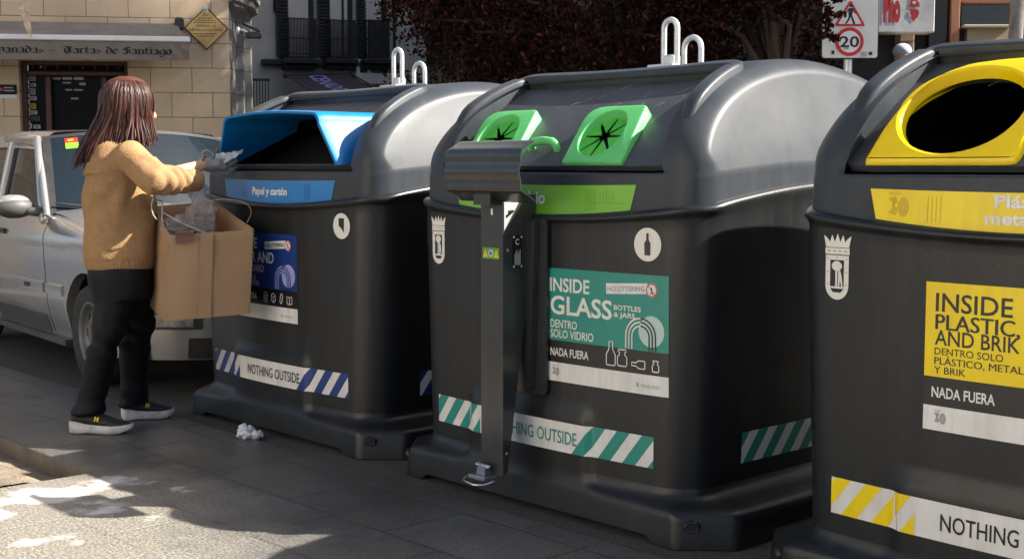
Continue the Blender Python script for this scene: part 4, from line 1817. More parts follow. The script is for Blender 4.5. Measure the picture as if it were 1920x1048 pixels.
# ------------------------------------------------------------------ corner building with the shop
def stone_mat(name, c1, c2, mortar, wd, hh, msize=.012, off=.5, loc=(0, 0, 0), face='XZ'):
    m = bpy.data.materials.new(name)
    m.use_nodes = True
    t = m.node_tree
    p = t.nodes['Principled BSDF']
    N = t.nodes.new
    tc = N('ShaderNodeTexCoord')
    sp = N('ShaderNodeSeparateXYZ')
    lk(t, tc.outputs['Object'], sp.inputs[0])
    ad = N('ShaderNodeMath'); ad.operation = 'ADD'
    lk(t, sp.outputs['X'], ad.inputs[0]); lk(t, sp.outputs['Y'], ad.inputs[1])
    cb = N('ShaderNodeCombineXYZ')
    lk(t, ad.outputs[0], cb.inputs['X']); lk(t, sp.outputs['Z'], cb.inputs['Y'])
    mp = N('ShaderNodeMapping'); mp.inputs['Location'].default_value = loc
    lk(t, cb.outputs[0], mp.inputs['Vector'])
    br = N('ShaderNodeTexBrick')
    br.inputs['Scale'].default_value = 1
    br.inputs['Brick Width'].default_value = wd
    br.inputs['Row Height'].default_value = hh
    br.inputs['Mortar Size'].default_value = msize
    br.inputs['Mortar Smooth'].default_value = .3
    br.inputs['Color1'].default_value = (*c1, 1)
    br.inputs['Color2'].default_value = (*c2, 1)
    br.inputs['Mortar'].default_value = (*mortar, 1)
    br.offset = off
    lk(t, mp.outputs[0], br.inputs['Vector'])
    n = N('ShaderNodeTexNoise'); n.inputs['Scale'].default_value = 2.2; n.inputs['Detail'].default_value = 8; n.inputs['Roughness'].default_value = .65
    lk(t, tc.outputs['Object'], n.inputs['Vector'])
    r = N('ShaderNodeMapRange'); r.inputs['From Min'].default_value = .4; r.inputs['From Max'].default_value = .75
    r.inputs['To Max'].default_value = .5
    lk(t, n.outputs[0], r.inputs['Value'])
    x = N('ShaderNodeMix'); x.data_type = 'RGBA'
    lk(t, br.outputs['Color'], x.inputs['A']); x.inputs['B'].default_value = (c1[0] * .55, c1[1] * .55, c1[2] * .58, 1)
    lk(t, r.outputs[0], x.inputs['Factor'])
    lk(t, x.outputs['Result'], p.inputs['Base Color'])
    p.inputs['Roughness'].default_value = .85
    b = N('ShaderNodeBump'); b.inputs['Strength'].default_value = .7; b.inputs['Distance'].default_value = .015; b.invert = True
    lk(t, br.outputs['Fac'], b.inputs['Height'])
    b2 = N('ShaderNodeBump'); b2.inputs['Strength'].default_value = .25; b2.inputs['Distance'].default_value = .01
    n2 = N('ShaderNodeTexNoise'); n2.inputs['Scale'].default_value = 45; n2.inputs['Detail'].default_value = 4
    lk(t, tc.outputs['Object'], n2.inputs['Vector'])
    lk(t, n2.outputs[0], b2.inputs['Height']); lk(t, b.outputs[0], b2.inputs['Normal'])
    lk(t, b2.outputs[0], p.inputs['Normal'])
    return m


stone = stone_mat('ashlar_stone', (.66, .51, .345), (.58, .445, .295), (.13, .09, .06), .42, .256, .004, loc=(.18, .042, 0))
stone_g_shade = stone_mat('ashlar_grey_shaded', (.24, .235, .22), (.21, .205, .19), (.10, .09, .08), .42, .256, .005, loc=(.0, .042, 0))  # grey side stone darkened so its sunlit face looks shaded
wood = mat('dark_door_wood', (.09, .035, .018), .45, var=(.05, .02, .012), vscale=9, stretch=(6, 6, .6))
shop_dark = mat('shop_interior', (.006, .006, .007), .35)
shop_glass = mat('shop_glass', (.006, .006, .007), .2, spec=.12)
canvas = mat('awning_canvas', (.21, .175, .15), .9, var=(.16, .135, .115), vscale=5, bump=.2, bscale=30)
canvas_top = mat('awning_canvas_top', (.17, .155, .14), .9, var=(.24, .22, .20), vscale=4, bump=.2, bscale=30)  # top canvas toned down in colour to look shaded
white_m = mat('white_metal', (.75, .75, .74), .45, var=(.68, .68, .67), vscale=6)
ink = mat('black_lettering', (.012, .010, .010), .8)
brass = mat('plaque_brass', (.52, .36, .13), .45, metal=.25, var=(.45, .30, .10), vscale=6)
paper_m = mat('paper', (.66, .65, .62), .8, var=(.58, .57, .54), vscale=10)

FD = 14.0


def FP(x, y, D=FD):
    return P(x, y, D)


def fx(x):
    return FP(x, 310).x


def fz(y, D=FD):
    return FP(960, y, D).z


shop = empty('corner_building', (fx(434), FD, 0), R(9), 'tan ashlar stone corner building with a dark wooden shop door behind the parked car', 'building')
OX = fx(434)
XR, XL = 0.0, -6.5
DX0, DX1 = fx(58) - OX, fx(250) - OX
DT = fz(118)
m = MB()
T0 = 7.5
WH = FD
# wall as pieces round the door opening (front face at y=0 in the building's frame)
for (x0, z0, x1, z1) in ((XL, -.1, DX0, DT), (DX1, -.1, XR, DT), (XL, DT, XR, T0)):
    m.add([(x0, 0, z0), (x1, 0, z0), (x1, 0, z1), (x0, 0, z1)], [(0, 1, 2, 3)], 0, False)
# reveals
m.add([(DX0, 0, 0), (DX0, 0, DT), (DX0, .35, DT), (DX0, .35, 0)], [(0, 1, 2, 3)], 0, False)
m.add([(DX1, 0, 0), (DX1, 0, DT), (DX1, .35, DT), (DX1, .35, 0)], [(3, 2, 1, 0)], 0, False)
m.add([(DX0, 0, DT), (DX1, 0, DT), (DX1, .35, DT), (DX0, .35, DT)], [(0, 1, 2, 3)], 0, False)
# side street face and back, top
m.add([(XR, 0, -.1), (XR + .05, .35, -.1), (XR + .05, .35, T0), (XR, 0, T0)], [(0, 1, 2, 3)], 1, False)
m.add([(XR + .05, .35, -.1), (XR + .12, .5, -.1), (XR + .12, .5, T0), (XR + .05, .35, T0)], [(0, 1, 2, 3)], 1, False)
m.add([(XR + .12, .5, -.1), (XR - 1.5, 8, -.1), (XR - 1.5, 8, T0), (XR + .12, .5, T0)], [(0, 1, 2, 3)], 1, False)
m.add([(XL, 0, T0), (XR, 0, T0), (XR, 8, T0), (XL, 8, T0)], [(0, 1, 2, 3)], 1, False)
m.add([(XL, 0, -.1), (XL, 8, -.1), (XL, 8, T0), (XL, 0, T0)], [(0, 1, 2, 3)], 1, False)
m.build('wall', [stone, stone_g_shade], shop)
# cornice at the corner
m = MB()
pts = [(XR - .02, -.05, fz(0) + .02), (XR + .16, .30, fz(0) - .02), (XR + .20, .55, fz(8) - .02), (XR - .3, 2.5, fz(8))]
for dz, dd in ((0, .07), (.09, .11)):
    m.tube([(p[0] + dd * .6, p[1] - dd * .2, p[2] + dz) for p in pts], .05, 6, round_ends=False)
m.build('cornice', stone_g_shade, shop, autosmooth=30)
m = MB()
m.box((XR + .14, .62, 1.2), (.14, .16, 3.6), bev=.02)
m.box((XR + .09, .42, 1.2), (.09, .10, 3.2), bev=.02)
m.build('pilaster', stone_g_shade, shop)
# door: frame, transom with turned balusters, glazed leaves
dm = MB()
z_tr0, z_tr1 = fz(137), fz(143)
for x in (DX0 + .025, DX1 - .025):
    dm.box((x, .16, DT / 2), (.05, .09, DT), bev=.008)
dm.box(((DX0 + DX1) / 2, .16, (z_tr0 + z_tr1) / 2), (DX1 - DX0 - .1, .10, .05), bev=.01)
dm.box(((DX0 + DX1) / 2, .16, DT - .02), (DX1 - DX0 - .1, .09, .04), bev=.008)
xs = fx(104) - OX
dm.box((xs, .165, z_tr1 / 2), (.06, .08, z_tr1 - .02), bev=.012)
xs2 = fx(204) - OX
dm.box((xs2, .165, z_tr1 / 2), (.06, .08, z_tr1 - .02), bev=.012)
door = dm.build('shop_door', wood, shop, autosmooth=30)
g = MB()
g.add([(DX0 + .05, .22, 0), (DX1 - .05, .22, 0), (DX1 - .05, .22, DT), (DX0 + .05, .22, DT)], [(0, 1, 2, 3)], 0, False)
g.build('door_glass', shop_glass, door)
for k in range(8):
    x = DX0 + .10 + (DX1 - DX0 - .2) * k / 7
    b = MB()
    rr = []
    za, zb = z_tr0 + .03, DT - .04
    for t, r in ((0, .016), (.1, .02), (.2, .011), (.35, .018), (.5, .024), (.65, .018), (.8, .011), (.9, .02), (1, .016)):
        rr.append([(x + r * math.cos(2 * math.pi * i / 8), .185 + r * math.sin(2 * math.pi * i / 8), za + (zb - za) * t) for i in range(8)])
    b.loft(rr)
    b.build('baluster', wood, door)
# notices stuck in the narrow side light
for (x0, y0, x1, y1, mm) in ((70, 146, 87, 156, st_grey), (70, 160, 88, 166, paper_m), (72, 169, 87, 181, st_grey), (71, 184, 89, 191, paper_m), (72, 197, 88, 207, st_dkyellow),
                             (72, 210, 90, 217, paper_m), (70, 220, 95, 229, car_grey), (70, 233, 81, 243, paper_m), (84, 236, 96, 243, paper_m)):
    a, c = FP(x0, y1, FD + .2), FP(x1, y0, FD + .2)
    st = Sticker(lambda u, v, l: (u, .212 - l, v))
    st.poly([(a.x - OX, a.z), (c.x - OX, a.z), (c.x - OX, c.z), (a.x - OX, c.z)], mm, 0)
    for k in range(3):
        zz = a.z + (c.z - a.z) * (k + 1) / 4
        st.line([(a.x - OX + .012, zz), (c.x - OX - .012, zz)], .006, st_black, 1)
    st.build('door_notice', door)
for (x0, y0, x1, y1) in ((111, 149, 113, 153), (117, 149, 132, 153), (135, 148, 152, 153), (155, 148, 172, 153), (135, 157, 150, 160), (165, 158, 176, 163), (140, 170, 152, 173), (155, 170, 171, 173), (150, 186, 163, 189)):
    a, c = FP(x0, y1, FD + .2), FP(x1, y0, FD + .2)
    st = Sticker(lambda u, v, l: (u, .214 - l, v))
    st.poly([(a.x - OX, a.z), (c.x - OX, a.z), (c.x - OX, c.z), (a.x - OX, c.z)], st_grey, 0)
    st.build('glass_reflected_sign', door)
for x0, y0, x1, y1 in ((95, 117, 97, 132), (102, 117, 108, 131)):
    a, c = FP(x0, y1, FD + .2), FP(x1, y0, FD + .2)
    st = Sticker(lambda u, v, l: (u, .216 - l, v))
    st.poly([(a.x - OX, a.z), (c.x - OX, a.z), (c.x - OX, c.z), (a.x - OX, c.z)], paper_m, 0)
    st.build('door_notice', door)

# diamond plaque on the wall
pl = empty('diamond_plaque', (0, 0, 0), R(9), 'brass diamond shaped plaque fixed to the stone wall right of the awning', 'plaque')
cx_, cz_ = FP(389.5, 55).x, FP(389.5, 55).z
pl.location = (cx_, FD - .02 + (cx_ - OX) * .158, cz_)
hx_, hz_ = fx(428) - fx(351), fz(16) - fz(94)
hx_, hz_ = hx_ / 2, hz_ / 2
m = MB()
m.prism([(-hx_, 0), (0, -hz_), (hx_, 0), (0, hz_)], lambda u, v: (u, .018, v), lambda u, v: (u, -.012, v))
m.build('plate', brass, pl)
m = MB()
fr_ = [(-hx_, 0), (0, -hz_), (hx_, 0), (0, hz_)]
m.tube([(p[0], -.012, p[1]) for p in fr_ + fr_[:2]], .007, 6)
m.build('rim', wood, pl)
st = Sticker(lambda u, v, l: (u, -.0125 - l, v))
st.text('PARADA DE', 0, .012, .026, ink, 1, width=.20, weight=.0, center=True)
st.text('LAS SILLAS DE MANO', 0, -.028, .024, ink, 1, width=.335, weight=.0, center=True)
for zz, wv in ((.15, .05), (.13, .07), (.10, .16), (.078, .22), (.055, .26), (-.06, .26), (-.085, .20)):
    for k in range(int(wv / .03)):
        a = -wv / 2 + k * .03
        st.poly([(a, zz), (a + .022, zz), (a + .022, zz + .009), (a, zz + .009)], wood, 1)
crest(st, 0, .20, .045, .08, 1)
merge([c for c in pl.children if c.name.startswith('plate')][0], st.build('inscription', pl))

# small shop notice left of the door
ns = empty('wall_sign', (FP(38, 172).x, FD - .012 + (FP(38, 172).x - OX) * .158, FP(38, 172).z), R(9), 'small black sign with a red dot on the wall left of the shop door', 'sign')
m = MB()
m.box((0, 0, 0), (.185, .012, .10), bev=.003)
m.build('panel', ink, ns)
st = Sticker(lambda u, v, l: (u, -.0065 - l, v))
st.poly(circ(-.055, .0, .016, n=14), st_red, 0)
for k, wv in enumerate((.09, .10)):
    st.poly([(-.03, .012 - k * .03), (-.03 + wv, .012 - k * .03), (-.03 + wv, .024 - k * .03), (-.03, .024 - k * .03)], st_grey, 0)
merge([c for c in ns.children if c.name.startswith('panel')][0], st.build('print', ns))
m = MB()
m.box((0, .004, -.07), (.185, .006, .035))
m.build('lower_strip', white_m, ns)

# awning
aw = empty('awning', (OX, FD, 0), R(9), 'grey brown canvas awning with blackletter wording over the shop door', 'awning')
ax0, ax1 = fx(-420) - OX, None
AP = .62                        # projection
Df = FD - AP
zt = fz(48)
zb_ = P(960, 75, Df).z
xr_w, xr_f = fx(340) - OX, P(340, 75, Df).x - OX
m = MB()
vs, fs = [], []
n, k = 40, 8
for i in range(n + 1):
    for j in range(k + 1):
        t = j / k
        x = ax0 + ((xr_w + (xr_f - xr_w) * t) - ax0) * i / n
        vs.append((x, -.05 - (AP - .05) * t, zt + (zb_ - zt) * t - .025 * math.sin(math.pi * t)))
for i in range(n):
    for j in range(k):
        q = i * (k + 1) + j
        fs.append((q, q + 1, q + k + 2, q + k + 1))
m.add(vs, fs)
m.build('canvas', canvas_top, aw)
m = MB()
m.box(((ax0 + xr_f) / 2, -AP - .005, P(960, 75.5, Df).z), (xr_f - ax0, .035, .052), bev=.008)
m.build('front_bar', white_m, aw)
VF = -AP - .002
zv1, zv0 = P(960, 80, Df).z, P(960, 115.5, Df).z


def val(u, v, l=0):
    fold = 0
    e = smooth01(u, xr_f - .42, xr_f - .05)
    fold = .022 * e * math.sin((u * 1.0 + (v - zv0) * .9) * 48) * smooth01(zv1 - v, 0, .08)
    fold += .008 * math.sin(u * 7) * smooth01(zv1 - v, 0, .15)
    return (u, VF + fold - l, v)


m = MB()
vs, fs = [], []
n, k = 160, 10
for j in range(k + 1):
    for i in range(n + 1):
        u = ax0 + (xr_f - ax0) * i / n
        t = j / k
        sag = .012 * smooth01(u, xr_f - .5, xr_f - .25)
        v = zv0 + (zv1 - zv0) * t - (1 - t) * (.012 * math.sin(u * 2.1) * .4)
        vs.append(val(u - .02 * (1 - t) * (i / n), v))
for j in range(k):
    for i in range(n):
        q = j * (n + 1) + i
        fs.append((q, q + 1, q + n + 2, q + n + 1))
m.add(vs, fs)
m.build('valance', canvas, aw)
m = MB()
for j in range(0, 2):
    pass
tri = [(xr_w, -.05, zt), (xr_f, -AP, zb_), (xr_f, -AP, zb_ - .03), (xr_w, -.05, zt - .03)]
m.box((xr_w + .03, -.05, zt + .0), (.09, .10, .13), bev=.02)
m.build('arm', car_black, aw)
# broad pen lettering
GL = {
    'n': [[(0, .88), (.12, .98)], [(.1, .95), (.1, .05)], [(.06, .08), (.2, 0)], [(.1, .82), (.35, 1), (.5, .85), (.5, .05)], [(.46, .08), (.62, 0)]],
    'a': [[(.02, .84), (.25, 1), (.46, .85), (.46, .08), (.6, 0)], [(.46, .55), (.08, .42), (.06, .12), (.22, 0), (.46, .16)]],
    'p': [[(-.02, .9), (.1, 1)], [(.1, .98), (.1, -.5)], [(.1, .85), (.36, 1), (.54, .84), (.54, .18), (.34, 0), (.1, .1)]],
    'd': [[(.02, 1.42), (.5, .92), (.5, .18), (.3, 0), (.05, .14), (.05, .8), (.28, .96), (.48, .84)]],
    's': [[(.46, .88), (.26, 1), (.05, .8), (.08, .62), (.46, .4), (.44, .16), (.24, 0), (0, .14)]],
    'r': [[(0, .88), (.12, .98)], [(.1, .95), (.1, .05)], [(.06, .08), (.22, 0)], [(.1, .82), (.3, 1), (.44, .86)]],
    't': [[(.14, 1.3), (.14, .14), (.28, 0), (.42, .1)], [(-.06, .96), (.38, .96)]],
    'e': [[(.06, .46), (.46, .64), (.46, .84), (.26, 1), (.05, .82), (.05, .16), (.26, 0), (.5, .16)]],
    'i': [[(0, .88), (.12, .98)], [(.1, .95), (.1, .05)], [(.06, .08), (.22, 0)], [(.07, 1.28), (.15, 1.36)]],
    'g': [[(.5, .86), (.28, 1), (.05, .82), (.05, .2), (.25, .05), (.5, .2)], [(.5, .98), (.5, -.25), (.26, -.48), (0, -.34)]],
    'o': [[(.27, 1), (.05, .8), (.05, .2), (.27, 0), (.5, .2), (.5, .8), (.27, 1)]],
    'T': [[(-.08, 1.2), (.15, 1.4), (.5, 1.28), (.88, 1.4)], [(.42, 1.3), (.08, .95), (.08, .3), (.36, 0), (.82, .22)], [(.46, 1.28), (.46, .2)], [(.62, 1.3), (.62, .25)]],
    'S': [[(.82, 1.22), (.5, 1.42), (.12, 1.15), (.2, .85), (.72, .6), (.7, .2), (.4, 0), (0, .16)], [(.0, .75), (.8, .82)], [(.42, 1.35), (.42, .05)]],
    '-': [[(.0, .5), (.35, .5)]],
    'm': [[(.1, .95), (.1, .05)], [(.1, .82), (.3, 1), (.42, .85), (.42, .05)], [(.42, .82), (.62, 1), (.74, .85), (.74, .05), (.84, 0)]],
    'E': [[(.8, 1.25), (.45, 1.4), (.08, 1.0), (.08, .35), (.4, 0), (.85, .2)], [(.1, .7), (.7, .72)]],
}
ADV = {'n': .72, 'a': .68, 'p': .70, 'd': .68, 's': .60, 'r': .54, 't': .52, 'e': .62, 'i': .32, 'g': .68, 'o': .66, 'T': .95, 'S': .92, '-': .9, ' ': .42, 'm': .95, 'E': .95}


def blackletter(st, s, x, z, xh, m, total=None):
    wsum = sum(ADV[c] for c in s)
    kx = (total / wsum) if total else xh
    nib = Vector((.105, .075))
    for c in s:
        if c == '-':
            x += .25 * kx
        for stroke in GL.get(c, []):
            for a, b_ in zip(stroke[:-1], stroke[1:]):
                A, B = Vector(a), Vector(b_)
                d = (B - A)
                off_ = nib
                th = Vector((0, .045))
                pts = [A - off_ , A + off_, B + off_, B - off_]
                cr = d.x * off_.y - d.y * off_.x
                if abs(cr) < .03:
                    pts = [A - off_ - th, A - off_ + th, B + off_ + th, B + off_ - th]
                st.poly([(x + p.x * kx, z + p.y * xh) for p in pts], m, 1)
        x += ADV[c] * kx
    return x


st = Sticker(lambda u, v, l: val(u, v, l + .001))
xa, xb = P(-2, 100, Df).x - OX, P(303, 100, Df).x - OX
zz = P(960, 104, Df).z
blackletter(st, 'panadas - Tartas de Santiago', xa, zz, P(960, 95, Df).z - zz, ink, total=xb - xa)
wE = (xb - xa) / sum(ADV[c] for c in 'panadas - Tartas de Santiago')
blackletter(st, 'Em', xa - wE * 1.9, zz, P(960, 95, Df).z - zz, ink, total=wE * 1.9)
merge([c for c in aw.children if c.name.startswith('valance')][0], st.build('lettering', aw))

# ribbon hanging at the top left
m = MB()
pts = [P(33, -40, 13), P(36, 0, 13), P(43, 25, 13), P(50, 52, 13), P(57, 71, 13)]
wid = [.10, .10, .085, .05, .008]
vs = []
for p, q in zip(pts, wid):
    vs += [(p.x - q * .3, p.y, p.z), (p.x + q * .7, p.y + .02, p.z)]
    vs += [(p.x + q * .7, p.y + .026, p.z), (p.x - q * .3, p.y + .006, p.z)]
rr = [vs[4 * i:4 * i + 4] for i in range(5)]
m.loft(rr, smooth=False)
o = m.build('hanging_banner', mat('weathered_cloth', (.62, .52, .42), .9, var=(.42, .27, .16), vscale=14))
tag(o, 'narrow weathered cloth tip hanging down in front of the stone wall at top left', 'banner')

# camera / lamp fittings on the corner, round the side street
lamp = empty('wall_lamp', P(452, 62, 14.4), 0, 'grey bracket lamp sticking out from the corner of the stone building', 'lamp')
m = MB()
m.tube([(-.06, 0, .03), (.02, -.02, .02), (.10, -.02, -.02)], .018, 8)
m.ellipsoid((-.05, 0, .02), (.05, .05, .06))
m.build('bracket', galv, lamp)
m = MB()
m.box((.14, -.02, -.03), (.16, .09, .07), bev=.015)
m.tube([(.20, -.02, .02), (.02, .0, .10)], .02, 6)
m.build('lamp_head', car_grey, lamp)

# gate of dark bars between the corner building and the next house
bars = mat('black_iron', (.012, .012, .014), .5, var=(.03, .028, .026), vscale=20)
gate = empty('iron_gate', P(482, 250, 16.5) - Vector((0, 0, P(482, 250, 16.5).z)), R(20), 'black iron bar gate beside the grey side of the stone corner building', 'gate')
m = MB()
zt_ = P(480, 150, 16.5).z
for k in range(9):
    m.box((-.14 + k * .036, 0, zt_ / 2), (.012, .012, zt_))
m.box((0, 0, zt_), (.34, .025, .03))
m.box((0, 0, .4), (.34, .02, .03))
m.build('bars', bars, gate)

# ------------------------------------------------------------------ house with balconies down the side street
plaster = mat('grey_plaster', (.66, .63, .57), .9, var=(.48, .46, .41), vscale=1.6, vdetail=9, bump=.3, bscale=18)
plaster_l = mat('light_plaster', (.76, .73, .68), .9, var=(.64, .61, .56), vscale=1.3, vdetail=8)
dark_glass = mat('dark_window_glass', (.01, .012, .014), .08, spec=.7)
shutter = mat('dark_shutter', (.014, .015, .018), .6, var=(.03, .03, .032), vscale=10)
BD = 26.0
bh = empty('balcony_house', P(600, 310, BD) * 1.0, R(24), 'grey plastered house with three black iron balconies in the shaded side street', 'building')
bh.location.z = 0
bo = bh.location.copy()
ca_, sa_ = math.cos(R(24)), math.sin(R(24))


def bx(px, py=60):
    """local x on the house front of the plane that pixel column px hits"""
    r_ = P(px, 310, 1.0)
    # ray (r_.x*t, t): solve on front line bo + s*(ca,sa)
    den = r_.x * sa_ - ca_ * 1.0
    s_ = (bo.x * 1.0 - r_.x * bo.y) / (r_.x * sa_ - ca_)
    return s_


def bz(px, py):
    s_ = bx(px)
    D = bo.y + s_ * sa_
    return P(px, py, D).z


m = MB()
x0, x1 = bx(470), bx(800)
m.add([(x0, 0, -.2), (x1, 0, -.2), (x1, 0, 14), (x0, 0, 14)], [(0, 1, 2, 3)], 0, False)
m.add([(x0, 0, -.2), (x0, 6, -.2), (x0, 6, 14), (x0, 0, 14)], [(3, 2, 1, 0)], 0, False)
m.add([(x1, 0, -.2), (x1, 6, -.2), (x1, 6, 14), (x1, 0, 14)], [(0, 1, 2, 3)], 0, False)
m.add([(x0, 0, 14), (x1, 0, 14), (x1, 6, 14), (x0, 6, 14)], [(0, 1, 2, 3)], 0, False)
m.build('wall', plaster, bh)
for (a, c, e) in ((529, 540, 588), (606, 618, 660), (676, 683, 722)):
    xa, xc, xe = bx(a), bx(c), bx(e)
    zf = bz(e, 113)
    # window: pale inner panel and dark frame
    m = MB()
    m.box(((xa + xe) / 2, -.02, zf + 1.35), (xe - xa + .06, .05, 2.7), bev=.01)
    wo = m.build('balcony_window', shutter, bh)
    m = MB()
    m.box(((xc + xe) / 2 - .03, -.052, zf + 1.3), ((xe - xc) * .78, .02, 2.5), bev=.005)
    m.box(((xc + xe) / 2 - .12, -.064, zf + 1.3), ((xe - xc) * .38, .02, 2.5), bev=.005)
    m.build('window_panel', plaster_l, wo)
    m = MB()
    for k in range(40):
        m.box((xa + .02, -.07, zf + .06 + k * .065), ((xc - xa) + .12, .03, .045))
    m.build('louvred_shutter', shutter, wo)
    # balcony slab and railing
    b_ = MB()
    b_.box(((xa + xe) / 2, -.22, zf - .06), (xe - xa + .05, .44, .10), bev=.015)
    b_.box(((xa + xe) / 2, -.16, zf - .16), (xe - xa - .02, .30, .10), bev=.02)
    bal = b_.build('balcony_slab', shutter, bh)
    r_ = MB()
    zr = bz(e, 41) if e < 600 else bz(e, 44)
    xl, xr = xa + .07, xe - .03
    n = 19
    for k in range(n + 1):
        r_.box((xl + (xr - xl) * k / n, -.41, (zf + zr) / 2), (.016, .016, zr - zf))
    for k in range(4):
        for xx in (xl, xr):
            r_.box((xx, -.05 - .10 * k, (zf + zr) / 2), (.016, .016, zr - zf))
    for zz in (zr, zf + .08, zf + (zr - zf) * .5):
        r_.box(((xl + xr) / 2, -.41, zz), (xr - xl, .022, .022))
        for xx in (xl, xr):
            r_.box((xx, -.22, zz), (.022, .38, .022))
    r_.build('railing', bars, bal)
m = MB()
for px_ in (644, 723, 740):
    m.tube([(bx(px_), -.05, 2.8), (bx(px_), -.05, 12)], .03, 6)
m.tube([(bx(518), -.04, bz(518, 22)), (bx(518), -.04, 9)], .02, 6)
m.build('drainpipe', shutter, bh)
m = MB()
xa, xe = bx(492), bx(750)
m.box(((xa + xe) / 2, -.10, bz(600, 121)), (xe - xa, .2, .12), bev=.02)
m.box(((xa + xe) / 2, -.03, 1.2), (xe - xa, .06, 2.5))
m.box((bx(678), -.16, bz(678, 138)), (.16, .10, .50), bev=.02)
m.build('shop_front', shutter, bh)
m = MB()
m.box((bx(705), -.2, bz(700, 150)), (.95, .14, .22), bev=.02)
m.box((bx(678), -.17, bz(678, 138)), (.30, .06, .52), bev=.01)
m.build('pale_fascia', plaster_l, bh)
# dark awning with pale lettering
aw2 = empty('dark_awning', (0, 0, 0), 0, 'dark maroon sloping awning with pale lettering below the balconies', 'awning')
c0, c1, c2, c3 = P(535, 142, 25.2), P(655, 138, 25.8), P(715, 172, 23.4), P(610, 180, 22.8)
aw2.location = c0
m = MB()
vs = []
for j in range(9):
    for i in range(9):
        p = c0.lerp(c1, i / 8).lerp(c3.lerp(c2, i / 8), j / 8) - c0
        vs.append(p - Vector((0, 0, .04 * math.sin(math.pi * j / 8))))
m.add(vs, [(j * 9 + i, (j + 1) * 9 + i, (j + 1) * 9 + i + 1, j * 9 + i + 1) for j in range(8) for i in range(8)])
m.build('canvas', mat('dark_awning_canvas', (.035, .022, .03), .9, var=(.05, .035, .04), vscale=6), aw2)
m = MB()
m.tube([c3 - c0, c2 - c0], .03, 6)
m.tube([c0 - c0, c1 - c0], .05, 6)
for a, c in ((c0, c3), (c1, c2)):
    m.tube([a - c0, c - c0], .02, 6)
m.build('frame', shutter, aw2)


def faw(u, v, l):
    p = c0.lerp(c1, u).lerp(c3.lerp(c2, u), v) - c0
    n = (c1 - c0).cross(c3 - c0).normalized()
    if n.z < 0:
        n = -n
    return p - Vector((0, 0, .04 * math.sin(math.pi * v))) + n * (l + .012)


st = Sticker(faw)
vs2, fs2 = text2d('CENADOR', .03)
wmax = vs2[:, 0].max()
T = st.T(1)
st.mb.add([T(.30 + .40 * (1 - 0) * 0 + .30 * p[1] * .9 + .18 * 0, .06 + .88 * p[0] / wmax) for p in vs2 * np.array([1, 1])], fs2, st.mi(st_lilac), False)
lt_ = st.build('lettering', aw2)
merge(aw2.children[0] if aw2.children[0].name.startswith('canvas') else [c for c in aw2.children if c.name.startswith('canvas')][0], lt_)

# ------------------------------------------------------------------ houses closing the background
dark_wall = mat('dark_shopfront', (.018, .017, .017), .6, var=(.03, .028, .027), vscale=2)
bk = empty('background_house', (1.0, 33, 0), 0, 'dark house front far behind the red leaved trees', 'building')
m = MB()
m.box((0, 2, 5.5), (13, 4, 11.4), bev=.05)
m.build('wall', mat('far_wall', (.16, .15, .14), .9, var=(.11, .10, .095), vscale=1), bk)
for k in range(6):
    for j in range(3):
        m = MB()
        m.box((-5.2 + 2.1 * k, -.02, 1.6 + 3.2 * j), (1.1, .08, 2.1), bev=.02)
        m.build('window', dark_glass, bk)

# ------------------------------------------------------------------ right hand building with the sign
RD = 14.5
rb = empty('shop_building', (P(1640, 310, RD).x, RD, 0), 0, 'dark shop building on the right with stone piers and shuttered windows', 'building')
ox = rb.location.x


def qx(px):
    return P(px, 310, RD).x - ox


def qz(py):
    return P(960, py, RD).z


m = MB()
m.box((3.2, 10.2, 5.9), (8.4, 20, 12.0))
m.build('wall', dark_wall, rb)
beige = mat('beige_stone', (.34, .27, .185), .85, var=(.28, .22, .15), vscale=3, bump=.2, bscale=40)
terr = mat('terracotta_pier', (.36, .17, .095), .85, var=(.28, .13, .08), vscale=4, stretch=(3, 3, .5))
cream = mat('cream_wall', (.42, .37, .27), .85, var=(.36, .32, .23), vscale=3)
m = MB()
m.box(((qx(1682) + qx(1708)) / 2, .12, 1.4), (qx(1708) - qx(1682), .25, 3.0), bev=.01)
for zz in (qz(76), qz(100)):
    m.box(((qx(1682) + qx(1708)) / 2, .118, zz), (qx(1708) - qx(1682) + .004, .252, .012))
m.build('stone_pier', beige, rb)
m = MB()
m.box(((qx(1776) + qx(1792)) / 2, .1, 2), (qx(1792) - qx(1776), .2, 4.4), bev=.01)
m.build('terracotta_pier', terr, rb)
m = MB()
m.box(((qx(1812) + qx(1900)) / 2, .15, qz(52) / 2), (qx(1900) - qx(1812), .1, qz(52)), bev=.01)
m.build('cream_panel', cream, rb)
m = MB()
m.box(((qx(1797) + qx(1886)) / 2, .12, (qz(48) + qz(4)) / 2), (qx(1886) - qx(1797), .12, qz(4) - qz(48)), bev=.01)
wn = m.build('window', dark_glass, rb)
m = MB()
m.box(((qx(1798) + qx(1890)) / 2, .06, qz(50)), (qx(1890) - qx(1798), .2, .03), bev=.006)
m.build('sill', cream, wn)
m = MB()
m.box(((qx(1797) + qx(1886)) / 2, .05, qz(2)), (qx(1886) - qx(1797), .1, .06), bev=.01)
m.build('lintel', terr, wn)
m = MB()
m.box(((qx(1858) + qx(1879)) / 2, .09, (qz(89) + qz(74)) / 2), (qx(1879) - qx(1858), .02, qz(74) - qz(89)), bev=.003)
nt_ = m.build('orange_notice', mat('orange_paper', (.50, .25, .03), .7, var=(.4, .15, .02), vscale=30), rb)
m = MB()
m.box(((qx(1735) + qx(1768)) / 2, .05, 1.6), (qx(1768) - qx(1735), .1, 3.2), bev=.01)
m.build('door', shop_dark, rb)
m = MB()
